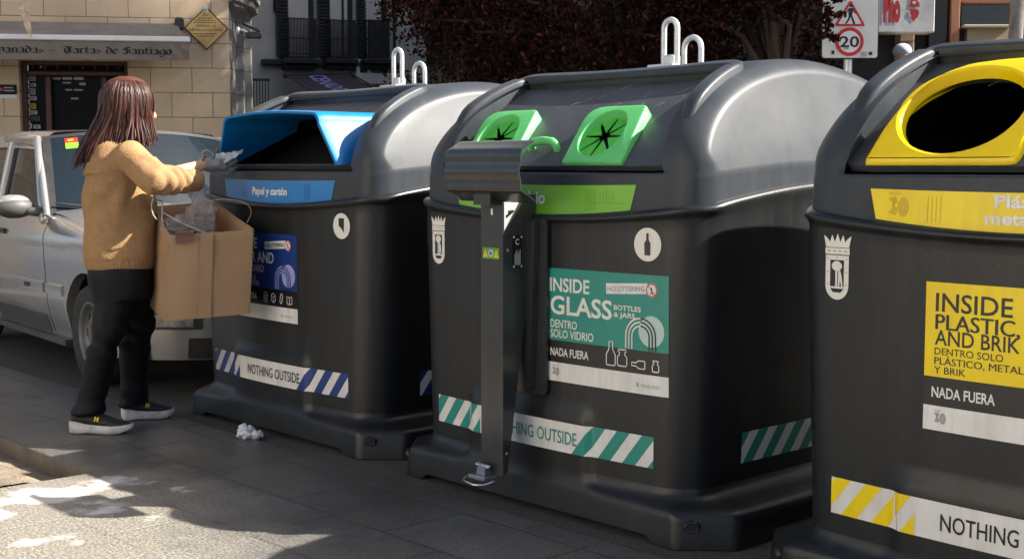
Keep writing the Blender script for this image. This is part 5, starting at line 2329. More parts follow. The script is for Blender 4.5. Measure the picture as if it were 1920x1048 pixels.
for k in range(4):
    m.box(((qx(1650) + qx(1790)) / 2, -.75 + .14 * k, .08 + .16 * k), (qx(1790) - qx(1650), .9, .16), bev=.008)
m.build('entrance_steps', beige, rb)

sg = empty('restaurant_sign', (P(1640, 310, 14.1).x, 14.1, P(960, 30, 14.1).z), 0, 'white box sign with tall red letters above the dark shop front', 'sign')
sw = P(1745, 310, 14.1).x - P(1640, 310, 14.1).x
sh_ = P(960, -60, 14.1).z - P(960, 62, 14.1).z
zc_ = P(960, 1, 14.1).z - sg.location.z
m = MB()
m.box((sw / 2, .12, zc_), (sw, .24, sh_), bev=.012)
m.build('box', mat('sign_white', (.74, .73, .71), .5, var=(.47, .46, .44), vscale=3), sg)
st = Sticker(lambda u, v, l: (u, -.001 - l, v))
SX = lambda px: P(px, 310, 14.1).x - sg.location.x
SZ = lambda py: P(960, py, 14.1).z - sg.location.z
red = mat('sign_red', (.50, .02, .02), .45, var=(.42, .015, .015), vscale=9)
st.text('Pho', SX(1649), SZ(43), SZ(-14) - SZ(43), red, 1, width=SX(1681) - SX(1649), weight=.075)
# chilli and hat shaped emblem
ex = (SX(1706) - 0)
E_ = lambda px, py: (SX(px), SZ(py))
st.poly([E_(1697, 14), E_(1716, 14), E_(1716, 6), E_(1712, 3), E_(1714, -20), E_(1698, -20), E_(1700, 2)], red, 1)
st.poly([E_(1703, 3), E_(1709, 3), E_(1709, 8), E_(1703, 8)], st_white, 2)
st.poly([E_(1698, 18), E_(1713, 18), E_(1716, 24), E_(1714, 32), E_(1709, 37), E_(1706, 42), E_(1702, 36), E_(1697, 30), E_(1696, 23)], red, 1)
st.line([E_(1698, 22), E_(1697.5, 27), E_(1700, 32)], .012, st_white, 2)
merge([c for c in sg.children if c.name.startswith('box')][0], st.build('lettering', sg))

# ------------------------------------------------------------------ traffic sign
TD = 10.6
ts = empty('traffic_sign', (P(1589, 310, TD).x, TD, 0), 0, 'white zone board with a pedestrian warning triangle above a 20 speed limit circle', 'traffic sign')
tx = ts.location.x
X = lambda px: P(px, 310, TD).x - tx
Z = lambda py: P(960, py, TD).z
m = MB()
bd = rrect(X(1537.5), Z(109), X(1640), Z(-55), .02, 4)
m.prism(bd, lambda u, v: (u, .02, v), lambda u, v: (u, 0, v))
pb = m.build('board', mat('sign_board_white', (.62, .62, .60), .4, var=(.56, .56, .54), vscale=5), ts)
m = MB()
m.tube([(p[0], .012, p[1]) for p in bd + bd[:1]], .009, 6)
m.build('edge_frame', car_black, ts)
m = MB()
m.tube([(0, .06, -.02), (0, .06, Z(-60))], .035, 12)
m.build('post', galv, ts)
st = Sticker(lambda u, v, l: (u, -.001 - l, v))
red2 = mat('traffic_red', (.52, .015, .02), .4, var=(.46, .015, .02), vscale=8)
tri_ = [(X(1558), Z(50)), (X(1617), Z(50)), (X(1588), Z(0))]


def rtri(s_, r):
    c = (sum(p[0] for p in tri_) / 3, sum(p[1] for p in tri_) / 3)
    P3 = [Vector((c[0] + (p[0] - c[0]) * s_, c[1] + (p[1] - c[1]) * s_)) for p in tri_]
    out = []
    for i in range(3):
        a, b_, c_ = P3[i - 1], P3[i], P3[(i + 1) % 3]
        for t in (0, .5, 1):
            p = b_ + (a - b_).normalized() * r * (1 - t) + (c_ - b_).normalized() * r * t
            if t == .5:
                p = p * .7 + b_ * .3
            out.append((p.x, p.y))
    return out


st.poly(rtri(1.0, .018), red2, 1)
st.poly(rtri(.74, .008), st_white, 2)
wx, wz = X(1588), Z(46)
k = .0042
W = lambda pts: [(wx + a * k, wz + b_ * k) for a, b_ in pts]
st.poly([(wx + p[0], wz + p[1]) for p in circ(1 * k, 34 * k, 3.2 * k, n=12)], st_black, 3)
st.poly(W([(-3, 30), (4, 30), (5, 24), (3, 14), (-3, 14), (-4, 22)]), st_black, 3)
st.poly(W([(-3, 15), (1, 15), (-2, 7), (-7, 0), (-10, 1), (-5, 8)]), st_black, 3)
st.poly(W([(0, 15), (4, 15), (7, 8), (10, 0), (6, -1), (3, 7)]), st_black, 3)
st.poly(W([(-3, 30), (-3, 26), (-7, 20), (-11, 18), (-11, 20), (-8, 22)]), st_black, 3)
st.poly(W([(4, 30), (4, 26), (8, 20), (12, 19), (12, 21), (9, 23)]), st_black, 3)
cxs, czs, rs = X(1587.5), Z(79), X(1614) - X(1587.5)
st.poly(circ(cxs, czs, rs, n=40), red2, 1)
st.poly(circ(cxs, czs, rs * .75, n=40), st_white, 2)
st.text('20', cxs, czs - .043, .086, st_black, 3, width=.155, weight=.02, center=True)
for px_, py_, w_, h_ in ((1557, 99, 5, 7), (1614, 101, 10, 7), (1614, 106, 10, 2), (1627, 101, 6, 6), (1581, 91, 10, 5)):
    st.poly([(X(px_ - w_ / 2), Z(py_ + h_ / 2)), (X(px_ + w_ / 2), Z(py_ + h_ / 2)), (X(px_ + w_ / 2 + .6), Z(py_ - h_ / 2)), (X(px_ - w_ / 2 - .3), Z(py_ - h_ / 2))], st_grey if w_ > 9 else st_black, 3)
merge(pb, st.build('symbols', ts))

# ------------------------------------------------------------------ trees
bark = mat('bark', (.075, .05, .036), .9, var=(.04, .028, .02), vscale=9, bump=.8, bscale=30, stretch=(1, 1, .25))
bark_pale = mat('pale_bark', (.50, .47, .42), .85, var=(.18, .16, .135), vscale=6, bump=.4, bscale=30, stretch=(1, 1, .5))
red_leaf = mat('red_leaves', (.06, .012, .01), .75, spec=.12, island=((.006, .003, .002), (.026, .005, .003), (.012, .004, .003), (.006, .008, .003), (.045, .009, .005), (.008, .003, .002), (.02, .005, .003), (.12, .034, .02)))
green_leaf = mat('dark_green_leaves', (.02, .03, .015), .7, spec=.15, island=((.012, .018, .010), (.022, .032, .016), (.03, .04, .02), (.018, .022, .014)))


def leaves(centers, radii, n, size, flatten=.8, seed=0):
    """many small folded leaves scattered in clumps"""
    g = np.random.default_rng(seed)
    centers = np.array(centers)
    radii = np.array(radii)
    wgt = radii ** 2
    idx = g.choice(len(centers), n, p=wgt / wgt.sum())
    d = g.normal(size=(n, 3))
    d /= np.linalg.norm(d, axis=1)[:, None]
    rr = g.random(n) ** .45
    pos = centers[idx] + d * (rr * radii[idx])[:, None] * np.array([1, 1, flatten])
    a = g.normal(size=(n, 3)); a /= np.linalg.norm(a, axis=1)[:, None]
    b_ = np.cross(a, g.normal(size=(n, 3))); b_ /= np.linalg.norm(b_, axis=1)[:, None]
    s_ = size * (.6 + .8 * g.random(n))
    c_ = np.cross(a, b_)
    v = np.empty((n, 4, 3))
    v[:, 0] = pos - a * s_[:, None]
    v[:, 1] = pos + b_ * s_[:, None] * .55 + c_ * s_[:, None] * .15
    v[:, 2] = pos + a * s_[:, None]
    v[:, 3] = pos - b_ * s_[:, None] * .55 + c_ * s_[:, None] * .15
    return v.reshape(-1, 3)


def leaf_mesh(name, v, m, parent, off):
    n = len(v) // 4
    me = bpy.data.meshes.new(name)
    v = v - np.array(off)
    me.vertices.add(len(v))
    me.vertices.foreach_set('co', v.ravel())
    me.loops.add(n * 4)
    me.loops.foreach_set('vertex_index', np.arange(n * 4))
    me.polygons.add(n)
    me.polygons.foreach_set('loop_start', np.arange(n) * 4)
    me.update(calc_edges=True)
    me.validate()
    me.materials.append(m)
    o = bpy.data.objects.new(name, me)
    col.objects.link(o)
    o.parent = parent
    return o


def tree(name, base, trunk_r, crown_c, crown_r, nclump, clump_r, nleaf, leaf, mleaf, mbark, label, seed, group=None, fork=2.0):
    root = empty(name, base, 0, label, 'tree', group)
    g = np.random.default_rng(seed)
    B = Vector(base)
    m = MB()
    top = Vector((B.x + .1, B.y, fork))
    m.tube([Vector((0, 0, -.1)), Vector((.02, 0, .6)), Vector((.05, .02, fork * .6)), top - B], [trunk_r * 1.35, trunk_r, trunk_r * .9, trunk_r * .85], 12)
    cs, rs_ = [], []
    for k in range(nclump):
        d = g.normal(size=3); d /= np.linalg.norm(d)
        q = g.random() ** .4
        c = Vector((crown_c[0] + d[0] * crown_r[0] * q, crown_c[1] + d[1] * crown_r[1] * q, crown_c[2] + d[2] * crown_r[2] * q))
        cs.append(tuple(c)); rs_.append(clump_r * (.6 + .7 * g.random()))
        if k % 2 == 0:
            mid = top.lerp(c, .5) + Vector((g.normal() * .15, g.normal() * .15, .1))
            m.tube([top - B - Vector((0, 0, .2)), mid - B, c - B], [trunk_r * .42, trunk_r * .2, trunk_r * .06], 6)
    m.build('trunk', mbark, root)
    leaf_mesh('crown', leaves(cs, rs_, nleaf, leaf, seed=seed), mleaf, root, base)
    return root


px = lambda x, y, D: tuple(P(x, y, D))
t1 = P(900, -70, 12.5)
tree('red_leaved_tree', (P(1150, 310, 12.2).x, 12.2, 0), .15, (P(1120, 0, 12).x, 12.2, 3.35), (1.9, 1.1, 1.55), 90, .5, 52000, .025, red_leaf, bark,
     'dark red leaved tree behind the glass container, its trunk showing below the crown', 3, 'red leaved street trees', fork=2.3)
tree('red_leaved_tree', (P(860, 310, 13.2).x, 13.2, 0), .13, (P(880, -10, 13).x, 13.2, 3.35), (.85, .9, 1.3), 50, .36, 26000, .025, red_leaf, bark,
     'sunlit-edged dark red tree standing next to the balcony house', 5, 'red leaved street trees', fork=2.3)
tree('red_leaved_tree', (P(1440, 310, 12.0).x, 12.0, 0), .13, (P(1410, 20, 12).x, 11.9, 3.25), (.85, .9, 1.5), 54, .38, 27000, .024, red_leaf, bark,
     'dark red tree whose twigs reach over the edge of the traffic sign', 8, 'red leaved street trees', fork=2.0)
# twigs over the sign
for k, (cx__, cy__, D_) in enumerate(((930, 150, 15), (1080, 130, 15.5), (1230, 120, 15.2), (1380, 110, 15.5), (830, 150, 16))):
    c = P(cx__, cy__, D_)
    tree('evergreen_shrub', (c.x, D_, 0), .06, (c.x, D_, 1.45), (.85, .6, 1.1), 34, .38, 9000, .032, green_leaf, bark,
         ['dark green shrub left of the middle under the red crowns', 'dark green shrub nearest the middle of the hedge behind the glass container', 'dark green shrub behind the tall lifting hook of the glass container',
          'dark green shrub left of the traffic sign', 'dark green shrub beside the dark awning'][k], 20 + k, 'shrubs growing under the red trees', fork=.5)
tw = empty('sign_twig', P(1535, 30, 10.4), 0, 'thin leafy twig hanging in front of the left edge of the traffic sign', 'twig')
m = MB()
o_ = P(1535, 30, 10.4)
cs = []
for pts in (((1500, 20), (1540, 28), (1565, 30), (1580, 28)), ((1500, 50), (1540, 62), (1560, 72), (1570, 72)), ((1510, 0), (1550, 10), (1558, 30)), ((1500, -10), (1560, -4), (1580, 3)), ((1545, 25), (1553, 45), (1548, 60))):
    pp = [P(a, b_, 10.4) - o_ for a, b_ in pts]
    m.tube(pp, .004, 5)
    for a, b_ in zip(pp[:-1], pp[1:]):
        for t in (.2, .5, .8):
            cs.append(tuple(a.lerp(b_, t) + o_))
m.build('stem', bark, tw)
leaf_mesh('leaf_cluster', leaves(cs, [.042] * len(cs), 620, .02, seed=4), red_leaf, tw, o_)

pt = empty('pale_tree_trunk', (P(1897, 310, 13.6).x, 13.6, 0), 0, 'pale mottled tree trunk at the top right beside the cream wall', 'tree')
m = MB()
rr = (P(1910, 310, 13.6).x - P(1884, 310, 13.6).x) / 2
m.tube([(0, 0, -.1), (.01, 0, 1), (-.01, .0, 2.2), (.02, .02, 3.4), (.1, .1, 6)], [rr * 1.25, rr * 1.02, rr, rr * .97, rr * .8], 16)
m.tube([(.1, .1, 5.6), (.5, .4, 7), (.9, .4, 8)], [rr * .6, rr * .4, rr * .2], 8)
m.build('trunk', bark_pale, pt)
cs = [(P(1897, 310, 13.6).x + rng.normal() * 1.0, 13.6 + rng.normal() * 1, 7.8 + rng.normal() * .6) for _ in range(26)]
leaf_mesh('crown', leaves(cs, [.5] * 26, 3500, .07, seed=9), green_leaf, pt, pt.location)

# ------------------------------------------------------------------ added unseen house, shaped to shade the trees and leave the facade sun
th_ = empty('tree_shade_house', (12.5, 11.1, 0), 0, 'unseen tall pale house added on the right to shade the trees', 'building')
m = MB()
m.box((0, 0, 8), (9, 3.0, 16), bev=.05)
m.build('wall', plaster_l, th_)
for j in range(4):
    for k in range(2):
        m = MB()
        m.box((-4.5, -.8 + k * 1.6, 2.2 + 3.3 * j), (.1, .8, 2.0), bev=.02)
        m.build('window', dark_glass, th_)

# ------------------------------------------------------------------ woman with the box
skin = mat('skin', (.55, .31, .215), .5, var=(.48, .25, .165), vscale=14, bump=.05, bscale=120)
wool = mat('camel_wool', (.365, .222, .108), .92, spec=.2, var=(.30, .175, .080), vscale=26, bump=.55, bscale=190)
trouser_m = mat('black_trousers', (.003, .0035, .0055), .6, spec=.22, var=(.006, .0065, .009), vscale=7, bump=.15, bscale=30)
shoe_m = mat('black_trainer', (.010, .010, .012), .6, var=(.02, .02, .022), vscale=30, bump=.3, bscale=160)
sole_m = mat('white_sole', (.62, .60, .56), .6, var=(.40, .38, .34), vscale=22)
glove_m = mat('grey_glove', (.22, .22, .21), .75, var=(.30, .29, .28), vscale=16, bump=.4, bscale=110)
hair_m = mat('dark_auburn_hair', (.028, .010, .008), .46, spec=.32, var=(.05, .014, .010), vscale=9, island=((.018, .007, .005), (.034, .010, .007), (.06, .015, .010), (.024, .009, .007), (.095, .030, .018)))
lips_m = mat('lips', (.40, .14, .12), .4)
eye_m = mat('eye_white', (.7, .68, .65), .2)

WO = Vector((-1.86, 6.2, 0))
woman = empty('person', WO, 0, 'woman in camel sweater and black trousers reaching into the blue mouth with a gloved hand', 'person')


def ering(c, a, b, n=28, tilt=0, pw=2.3):
    """superellipse ring round c: half width a (x), half depth b (y)"""
    out = []
    for k in range(n):
        q = 2 * math.pi * k / n
        cq, sq = math.cos(q), math.sin(q)
        x = math.copysign(abs(cq) ** (2 / pw), cq) * a
        y = math.copysign(abs(sq) ** (2 / pw), sq) * b
        out.append((c[0] + x, c[1] + y, c[2] + tilt * x))
    return out


def rows_loft(mb, rows_, D=6.2, pw=2.2, yofs=0):
    rings = []
    for (py, l, r, b_) in rows_:
        A, B = P(l, py, D), P(r, py, D)
        rings.append(ering(((A.x + B.x) / 2, D + yofs, A.z), (B.x - A.x) / 2, b_, pw=pw))
    mb.loft(rings[::-1] if rings[0][0][2] > rings[-1][0][2] else rings)


# --- body (one continuous skin: head, neck, trunk, arms, legs)
HD = 6.22
m = MB()
hc = P(243, 200, HD)
FW = Vector((.84, .54, 0)).normalized()           # the way she faces
FS = Vector((-FW.y, FW.x, 0))                      # her left


def head_pt(f, s_, u):
    return hc + FW * f + FS * s_ + Vector((0, 0, u))


rings = []
for u, f0, rf_, rs_ in ((-.125, .038, .030, .028), (-.115, .036, .052, .048), (-.095, .026, .070, .060), (-.065, .016, .086, .068), (-.03, .010, .094, .074), (.01, .004, .100, .078),
                        (.05, -.002, .102, .079), (.085, -.006, .094, .074), (.112, -.008, .072, .058), (.126, -.008, .040, .034)):
    ring_ = []
    for k in range(28):
        q = 2 * math.pi * k / 28
        f, s_ = math.cos(q) * rf_, math.sin(q) * rs_
        fr_ = max(0, math.cos(q))
        if abs(s_) < .014 and fr_ > .8:
            f += .020 * smooth01(u, -.058, -.038) * (1 - smooth01(u, -.035, .02)) if u < .02 else 0
        if .016 < abs(s_) < .05 and fr_ > .5 and -.01 < u < .03:
            f -= .008
        ring_.append(head_pt(f0 + f, s_, u))
    rings.append(ring_)
m.loft(rings)
m.tube([head_pt(.105, 0, -.012), head_pt(.116, 0, -.035), head_pt(.118, 0, -.045)], [.008, .012, .013], 8)
nk = P(228, 262, 6.21)
m.tube([hc + Vector((-.01, 0, -.06)), nk + Vector((0, 0, .02)), nk - Vector((.01, 0, .08))], [.055, .056, .075], 14)
for sg in (-1, 1):
    m.ellipsoid(head_pt(-.005, sg * .078, -.012), (.018, .014, .032), nu=12, nv=8)
rows_loft(m, [(500, 178, 276, .145), (450, 176, 270, .135), (400, 172, 266, .13), (350, 170, 266, .145), (310, 172, 266, .155), (280, 186, 260, .14), (266, 200, 250, .10)])
rows_loft(m, [(560, 182, 278, .15), (530, 178, 282, .155), (495, 180, 276, .145)])
# right arm (near side) and left arm
SHR, ELR, WRR = P(240, 288, 6.06), P(293, 338, 5.96), P(386, 308, 6.24)
m.tube([SHR, SHR.lerp(ELR, .5), ELR], [.052, .046, .040], 12)
m.tube([ELR, ELR.lerp(WRR, .45), WRR], [.040, .036, .026], 12)
SHL, ELL, WRL = P(226, 290, 6.38), P(262, 405, 6.52), P(332, 520, 6.47)
m.tube([SHL, SHL.lerp(ELL, .5), ELL], [.052, .046, .040], 12)
m.tube([ELL, ELL.lerp(WRL, .5), WRL], [.040, .034, .026], 12)
# left hand spread under and behind the box
lh = WRL + Vector((.05, -.01, -.05))
m.ellipsoid(lh, (.045, .022, .04))
for k in range(4):
    b0 = lh + Vector((.03, -.012 + .008 * k, -.02 - .012 * k))
    m.tube([b0, b0 + Vector((.045, -.02, -.012)), b0 + Vector((.078 - .006 * abs(k - 1.5), -.045, -.010))], [.0095, .009, .0075], 8)
m.tube([lh + Vector((-.01, -.01, .03)), lh + Vector((.03, -.025, .055)), lh + Vector((.055, -.035, .062))], [.012, .010, .008], 8)
# legs
HPN, KNN, ANN = P(212, 540, 6.13), P(197, 645, 6.11), P(165, 775, 6.12)
HPF, KNF, AKF = P(250, 540, 6.30), P(256, 650, 6.36), P(248, 765, 6.44)
for a, b_, c in ((HPN, KNN, ANN), (HPF, KNF, AKF)):
    m.tube([a, a.lerp(b_, .5), b_, b_.lerp(c, .35), b_.lerp(c, .8), c], [.080, .062, .046, .040, .032, .032], 14)
for ank, toe in ((ANN, P(235, 812, 6.10)), (AKF, P(318, 787, 6.46))):
    hl = ank + Vector((-.02, 0, 0)); hl.z = .045
    tz = Vector((toe.x, toe.y, .035))
    m.tube([ank, Vector((ank.x, ank.y, .07)), hl.lerp(tz, .5) + Vector((0, 0, .01)), tz - Vector((.03, 0, 0))], [.031, .030, .024, .016], 12)
body = m.build('body', skin, woman, off=WO)
remesh(body, .0075, 5)
# face details
for sg in (-1, 1):
    m = MB()
    m.ellipsoid(head_pt(.083, sg * .032, .008) - WO, (.012, .012, .009), nu=12, nv=8)
    m.ellipsoid(head_pt(.092, sg * .034, .008) - WO, (.005, .005, .005), m=1, nu=10, nv=8)
    m.build('eye', [eye_m, black], woman)
    m = MB()
    m.tube([head_pt(.094, sg * .016, .027) - WO, head_pt(.096, sg * .034, .033) - WO, head_pt(.082, sg * .052, .028) - WO], .0035, 6)
    m.build('eyebrow', hair_m, woman)
m = MB()
m.tube([head_pt(.088, -.02, -.072) - WO, head_pt(.100, 0, -.070) - WO, head_pt(.088, .02, -.072) - WO], [.004, .007, .004], 8)
m.build('lips', lips_m, woman)

# --- sweater
m = MB()
rows_loft(m, [(504, 168, 290, .175), (497, 164, 292, .182), (480, 161, 292, .185), (450, 160, 291, .184), (415, 160, 290, .18), (380, 161, 288, .178), (345, 162, 286, .178),
              (315, 164, 281, .178), (296, 168, 274, .172), (283, 173, 268, .16), (272, 178, 261, .145), (263, 190, 254, .115), (255, 203, 247, .088)], pw=2.2)
ELs = P(291, 338, 5.94)
CUF = P(362, 338, 6.12)
m.tube([P(236, 292, 6.08), P(243, 290, 6.03), SHR.lerp(ELs, .45), ELs.lerp(SHR, .12), ELs, ELs.lerp(CUF, .35), ELs.lerp(CUF, .7), ELs.lerp(CUF, .92)],
       [.060, .074, .073, .074, .073, .065, .056, .049], 18)
ELs2 = ELL + Vector((-.01, .02, 0))
m.tube([P(228, 295, 6.36), SHL.lerp(ELs2, .5), ELs2, ELs2.lerp(WRL, .5), ELs2.lerp(WRL, .85)], [.085, .085, .08, .066, .055], 16)
sweater = m.build('sweater', wool, woman, off=WO)
axA, axB = ELs - WO, CUF - WO
axd = (axB - axA)
sA, sB = SHR - WO, ELs - WO


def folds(co, no):
    k = 0
    # gathers on the forearm and round the elbow
    t = (co - axA).dot(axd) / axd.length_squared
    d = ((co - axA) - axd * t).length
    if -.35 < t < 1.0 and d < .12:
        env = smooth01(t, -.35, .1) * (1 - smooth01(t, .72, .95))
        ang = math.atan2(co.z - axA.z - axd.z * t, co.y - axA.y - axd.y * t)
        k += .0085 * env * math.sin(t * 21 + 2.2 * math.sin(ang * 1.0 + .6) + 2.6 * noise.noise(co * 8)) * (.45 + .9 * abs(noise.noise(co * 6 + Vector((9, 2, 4)))) * 2)
        k += .007 * env * noise.noise(co * 15)
    # diagonal pulls from the armpit over the back and the flank
    if co.z < sA.z and d > .08:
        v = co - (sA + Vector((.02, -.02, -.10)))
        a = math.atan2(v.z, v.x)
        r = v.length
        k += .0085 * math.sin(a * 8.5 + 1.5 * noise.noise(co * 4)) * smooth01(r, .05, .15) * (1 - smooth01(r, .30, .55)) * smooth01(sA.z - co.z, 0, .14) * smooth01(d, .08, .13)
    k += .0045 * noise.noise(co * 5.5 + Vector((3, 1, 2)))
    # hem rib gathers in
    hz = co.z - (P(960, 504, 6.2).z)
    if hz < .056:
        k -= .004 * smooth01(.056 - hz, 0, .006)
        k += .0026 * math.sin(math.atan2(co.y, co.x + .02) * 74)
    return co + no * k


remesh(sweater, .0085, 9, folds)
# ribbed cuff
m = MB()
rr = []
n = 60
cd = (CUF - ELs).normalized()
ux_ = cd.cross(Vector((0, 0, 1))).normalized()
uz_ = ux_.cross(cd)
for t, r0 in ((-.012, .044), (0, .051), (.02, .053), (.045, .052), (.066, .050), (.070, .046), (.064, .041), (.03, .038)):
    rr.append([ELs.lerp(CUF, .84) + cd * t + (ux_ * math.cos(2 * math.pi * k / n) * .92 + uz_ * math.sin(2 * math.pi * k / n)) * (r0 + (.0016 if k % 3 == 0 else -.0012)) for k in range(n)])
m.loft(rr, cap0=False, cap1=False)
m.build('cuff', wool, sweater, off=WO)
# neckband
m = MB()
nb = P(227, 257, 6.2) - WO
m.tube([nb + Vector((.072 * math.cos(R(a)), .078 * math.sin(R(a)), .012 + .02 * -math.cos(R(a)))) for a in range(0, 361, 20)], .014, 8)
m.build('neckband', wool, sweater)

# --- trousers
m = MB()
rows_loft(m, [(560, 176, 284, .175), (540, 172, 288, .18), (515, 170, 289, .18), (496, 172, 286, .17)], pw=2.4)


def leg(mb, pts):
    rings = []
    for (py, l, r, D, b_) in pts:
        A, B = P(l, py, D), P(r, py, D)
        rings.append(ering(((A.x + B.x) / 2, D, A.z), (B.x - A.x) / 2, b_, pw=2.2))
    mb.loft(rings)


leg(m, [(774, 138, 194, 6.12, .072), (745, 145, 198, 6.12, .07), (700, 156, 209, 6.115, .075), (650, 168, 222, 6.11, .085), (600, 178, 242, 6.12, .10), (555, 178, 258, 6.14, .11), (525, 178, 262, 6.15, .10)])
leg(m, [(759, 224, 275, 6.43, .075), (720, 227, 275, 6.41, .074), (680, 227, 279, 6.39, .08), (640, 222, 284, 6.37, .088), (595, 212, 289, 6.33, .10), (555, 206, 288, 6.28, .11), (525, 206, 286, 6.26, .10)])
tr = m.build('trousers', trouser_m, woman, off=WO)


def tfold(co, no):
    k = .009 * noise.noise(co * 7) + .009 * math.sin(co.z * 40 + co.x * 22 + 4 * noise.noise(co * 5)) * (smooth01(co.z, .30, .42) * (1 - smooth01(co.z, .5, .6)) + .8 * (1 - smooth01(co.z, .1, .22)))
    return co + no * k


remesh(tr, .0085, 4, tfold)


def shoe(heel, toe, name):
    d = (toe - heel)
    d.z = 0
    L_ = d.length
    d.normalize()
    s_ = Vector((-d.y, d.x, 0))
    up = Vector((0, 0, 1))
    prof = [(-.02, .028, .092, .030), (0.0, .034, .118, .036), (.07, .034, .124, .040), (.22, .032, .120, .041), (.36, .030, .108, .042), (.5, .028, .088, .046), (.7, .026, .068, .050), (.86, .028, .056, .044), (.96, .034, .048, .027), (1.0, .036, .042, .010)]
    m_ = MB()
    rr_ = []
    for t, z0, z1, hw in prof:
        c = heel + d * (L_ * t)
        ring_ = []
        for k in range(16):
            q = 2 * math.pi * k / 16
            zz = (z0 + z1) / 2 + (z1 - z0) / 2 * math.sin(q)
            ring_.append(Vector((c.x, c.y, zz)) + s_ * (hw * math.copysign(abs(math.cos(q)) ** .7, math.cos(q)) * (1 - .25 * max(0, math.sin(q)))))
        rr_.append(ring_)
    m_.loft(rr_)
    so_ = m_.build('shoe', shoe_m, woman, off=WO)
    m_ = MB()
    rr_ = []
    for t, z0, z1, hw in ((-.07, .018, .052, .018), (-.04, .004, .060, .032), (.06, .001, .058, .040), (.25, .005, .046, .040), (.45, .002, .041, .044), (.68, .001, .040, .052), (.84, .006, .042, .048), (.96, .018, .045, .031), (1.01, .028, .046, .012)):
        c = heel + d * (L_ * t)
        A = [Vector((c.x, c.y, zz)) + s_ * (hw * sx) for sx, zz in ((-1, z0 + .004), (-.9, z0), (.9, z0), (1, z0 + .004), (1.04, (z0 + z1) / 2), (.98, z1), (-.98, z1), (-1.04, (z0 + z1) / 2))]
        rr_.append(A)
    m_.loft(rr_, smooth=True)
    m_.build('sole', sole_m, so_, off=WO)
    st_ = Sticker(lambda u, v, l: tuple(heel + d * (L_ * u) - s_ * (.0435 + l) + up * v - WO))
    st_.poly([(.40, .062), (.425, .062), (.445, .085), (.42, .085)], st_yellow, 0)
    st_.poly([(.45, .060), (.475, .060), (.495, .082), (.47, .082)], st_yellow, 0)
    st_.poly([(.42, .07), (.48, .068), (.48, .076), (.42, .078)], st_yellow, 0)
    st_.build('shoe_mark', so_)


h1, t1_ = P(140, 812, 6.11), P(248, 812, 6.09)
shoe(Vector((h1.x, h1.y, 0)), Vector((t1_.x, t1_.y, 0)), 'a')
h1, t1_ = P(234, 788, 6.42), P(327, 788, 6.50)
shoe(Vector((h1.x, h1.y, 0)), Vector((t1_.x, t1_.y, 0)), 'b')

# --- hair: a solid under-layer and many tapering locks
m = MB()
rings = []
for u, f0, rf_, rs_ in ((-.20, -.055, .060, .075), (-.16, -.045, .080, .09), (-.11, -.030, .100, .098), (-.06, -.022, .108, .098), (-.01, -.016, .112, .098), (.04, -.014, .114, .097), (.09, -.012, .104, .088), (.122, -.010, .078, .066), (.138, -.010, .036, .032)):
    ring_ = []
    for k in range(30):
        q = 2 * math.pi * k / 30
        f, s_ = math.cos(q) * rf_, math.sin(q) * rs_
        if u < .075 and math.cos(q) > .35:
            f = min(f, .040)
        ring_.append(head_pt(f0 + f, s_, u) - WO)
    rings.append(ring_)
m.loft(rings)
g = np.random.default_rng(11)
up = Vector((0, 0, 1))
crown = head_pt(-.012, 0, .134)
for k in range(1500):
    q = g.random() * 2 * math.pi
    if abs(math.atan2(math.sin(q), math.cos(q))) < .62 and g.random() < .85:
        continue
    lay = g.random()
    wide = k % 5 < 2
    rf_, rs_ = .112 + .016 * lay, .097 + .018 * lay
    wav, wph, flick = .003 + .004 * g.random(), q * 7 + g.random() * 1.6, .01 + .03 * g.random()
    jx, jy = g.normal() * .007, g.normal() * .007
    back = max(0, -math.cos(q))
    length = .18 + .05 * g.random() + .12 * back * g.random() ** .6
    dirv = FW * math.cos(q) * rf_ + FS * math.sin(q) * rs_
    pts = []
    st0 = .25 + .75 * g.random() ** .6 if lay < .6 else .12 + .3 * g.random()
    for i in range(11):
        t = i / 10
        a = st0 * math.pi / 2 + t * (math.pi / 2 * (1 - st0)) * 2.2 if False else 0
        arc = t * (length + .14)
        s0 = .16
        if arc < s0:
            ph = arc / s0 * math.pi / 2
            p = hc + FW * -.014 + dirv * math.sin(ph) + up * (.03 + .108 * math.cos(ph))
        else:
            dn = arc - s0
            flare = 1 + .10 * smooth01(dn, .10, .25) * (.5 + g.random() * .2) - .12 * smooth01(dn, .02, .14)
            p = hc + FW * -.014 + dirv * flare + up * (.03 - dn)
            # lies over the shoulder / hangs down the back
            p += Vector((-.46, -.06, 0)) * (.95 * max(0, dn - .05) * (1.0 * back + .06) * (1 - .9 * max(0, dn - .14)))
            p += Vector((jx, jy, 0)) * smooth01(dn, .0, .2) * 1.6
            # ends turn outwards and up a little
            p += (dirv.normalized() * .7 + Vector((-.2, -.1, -.25))) * flick * smooth01(t, .68, 1.0)
        p += (FS * math.cos(q) - FW * math.sin(q)) * wav * math.sin(arc * 26 + wph) * smooth01(arc, .12, .3) + dirv.normalized() * wav * .8 * math.sin(arc * 22 + wph * 2) * smooth01(arc, .14, .3)
        pts.append(p)
    w0 = (.008 + .004 * g.random()) if wide else (.0022 + .0026 * g.random())
    rads = [w0 * (.5 + .5 * min(1, i / 2)) * (1 - .62 * max(0, i - 6) / 4) for i in range(11)]
    m.tube([p - WO for p in pts], rads, 6, flat=.22 if wide else .6, up=tuple(dirv.normalized()))
m.build('hair', hair_m, woman)

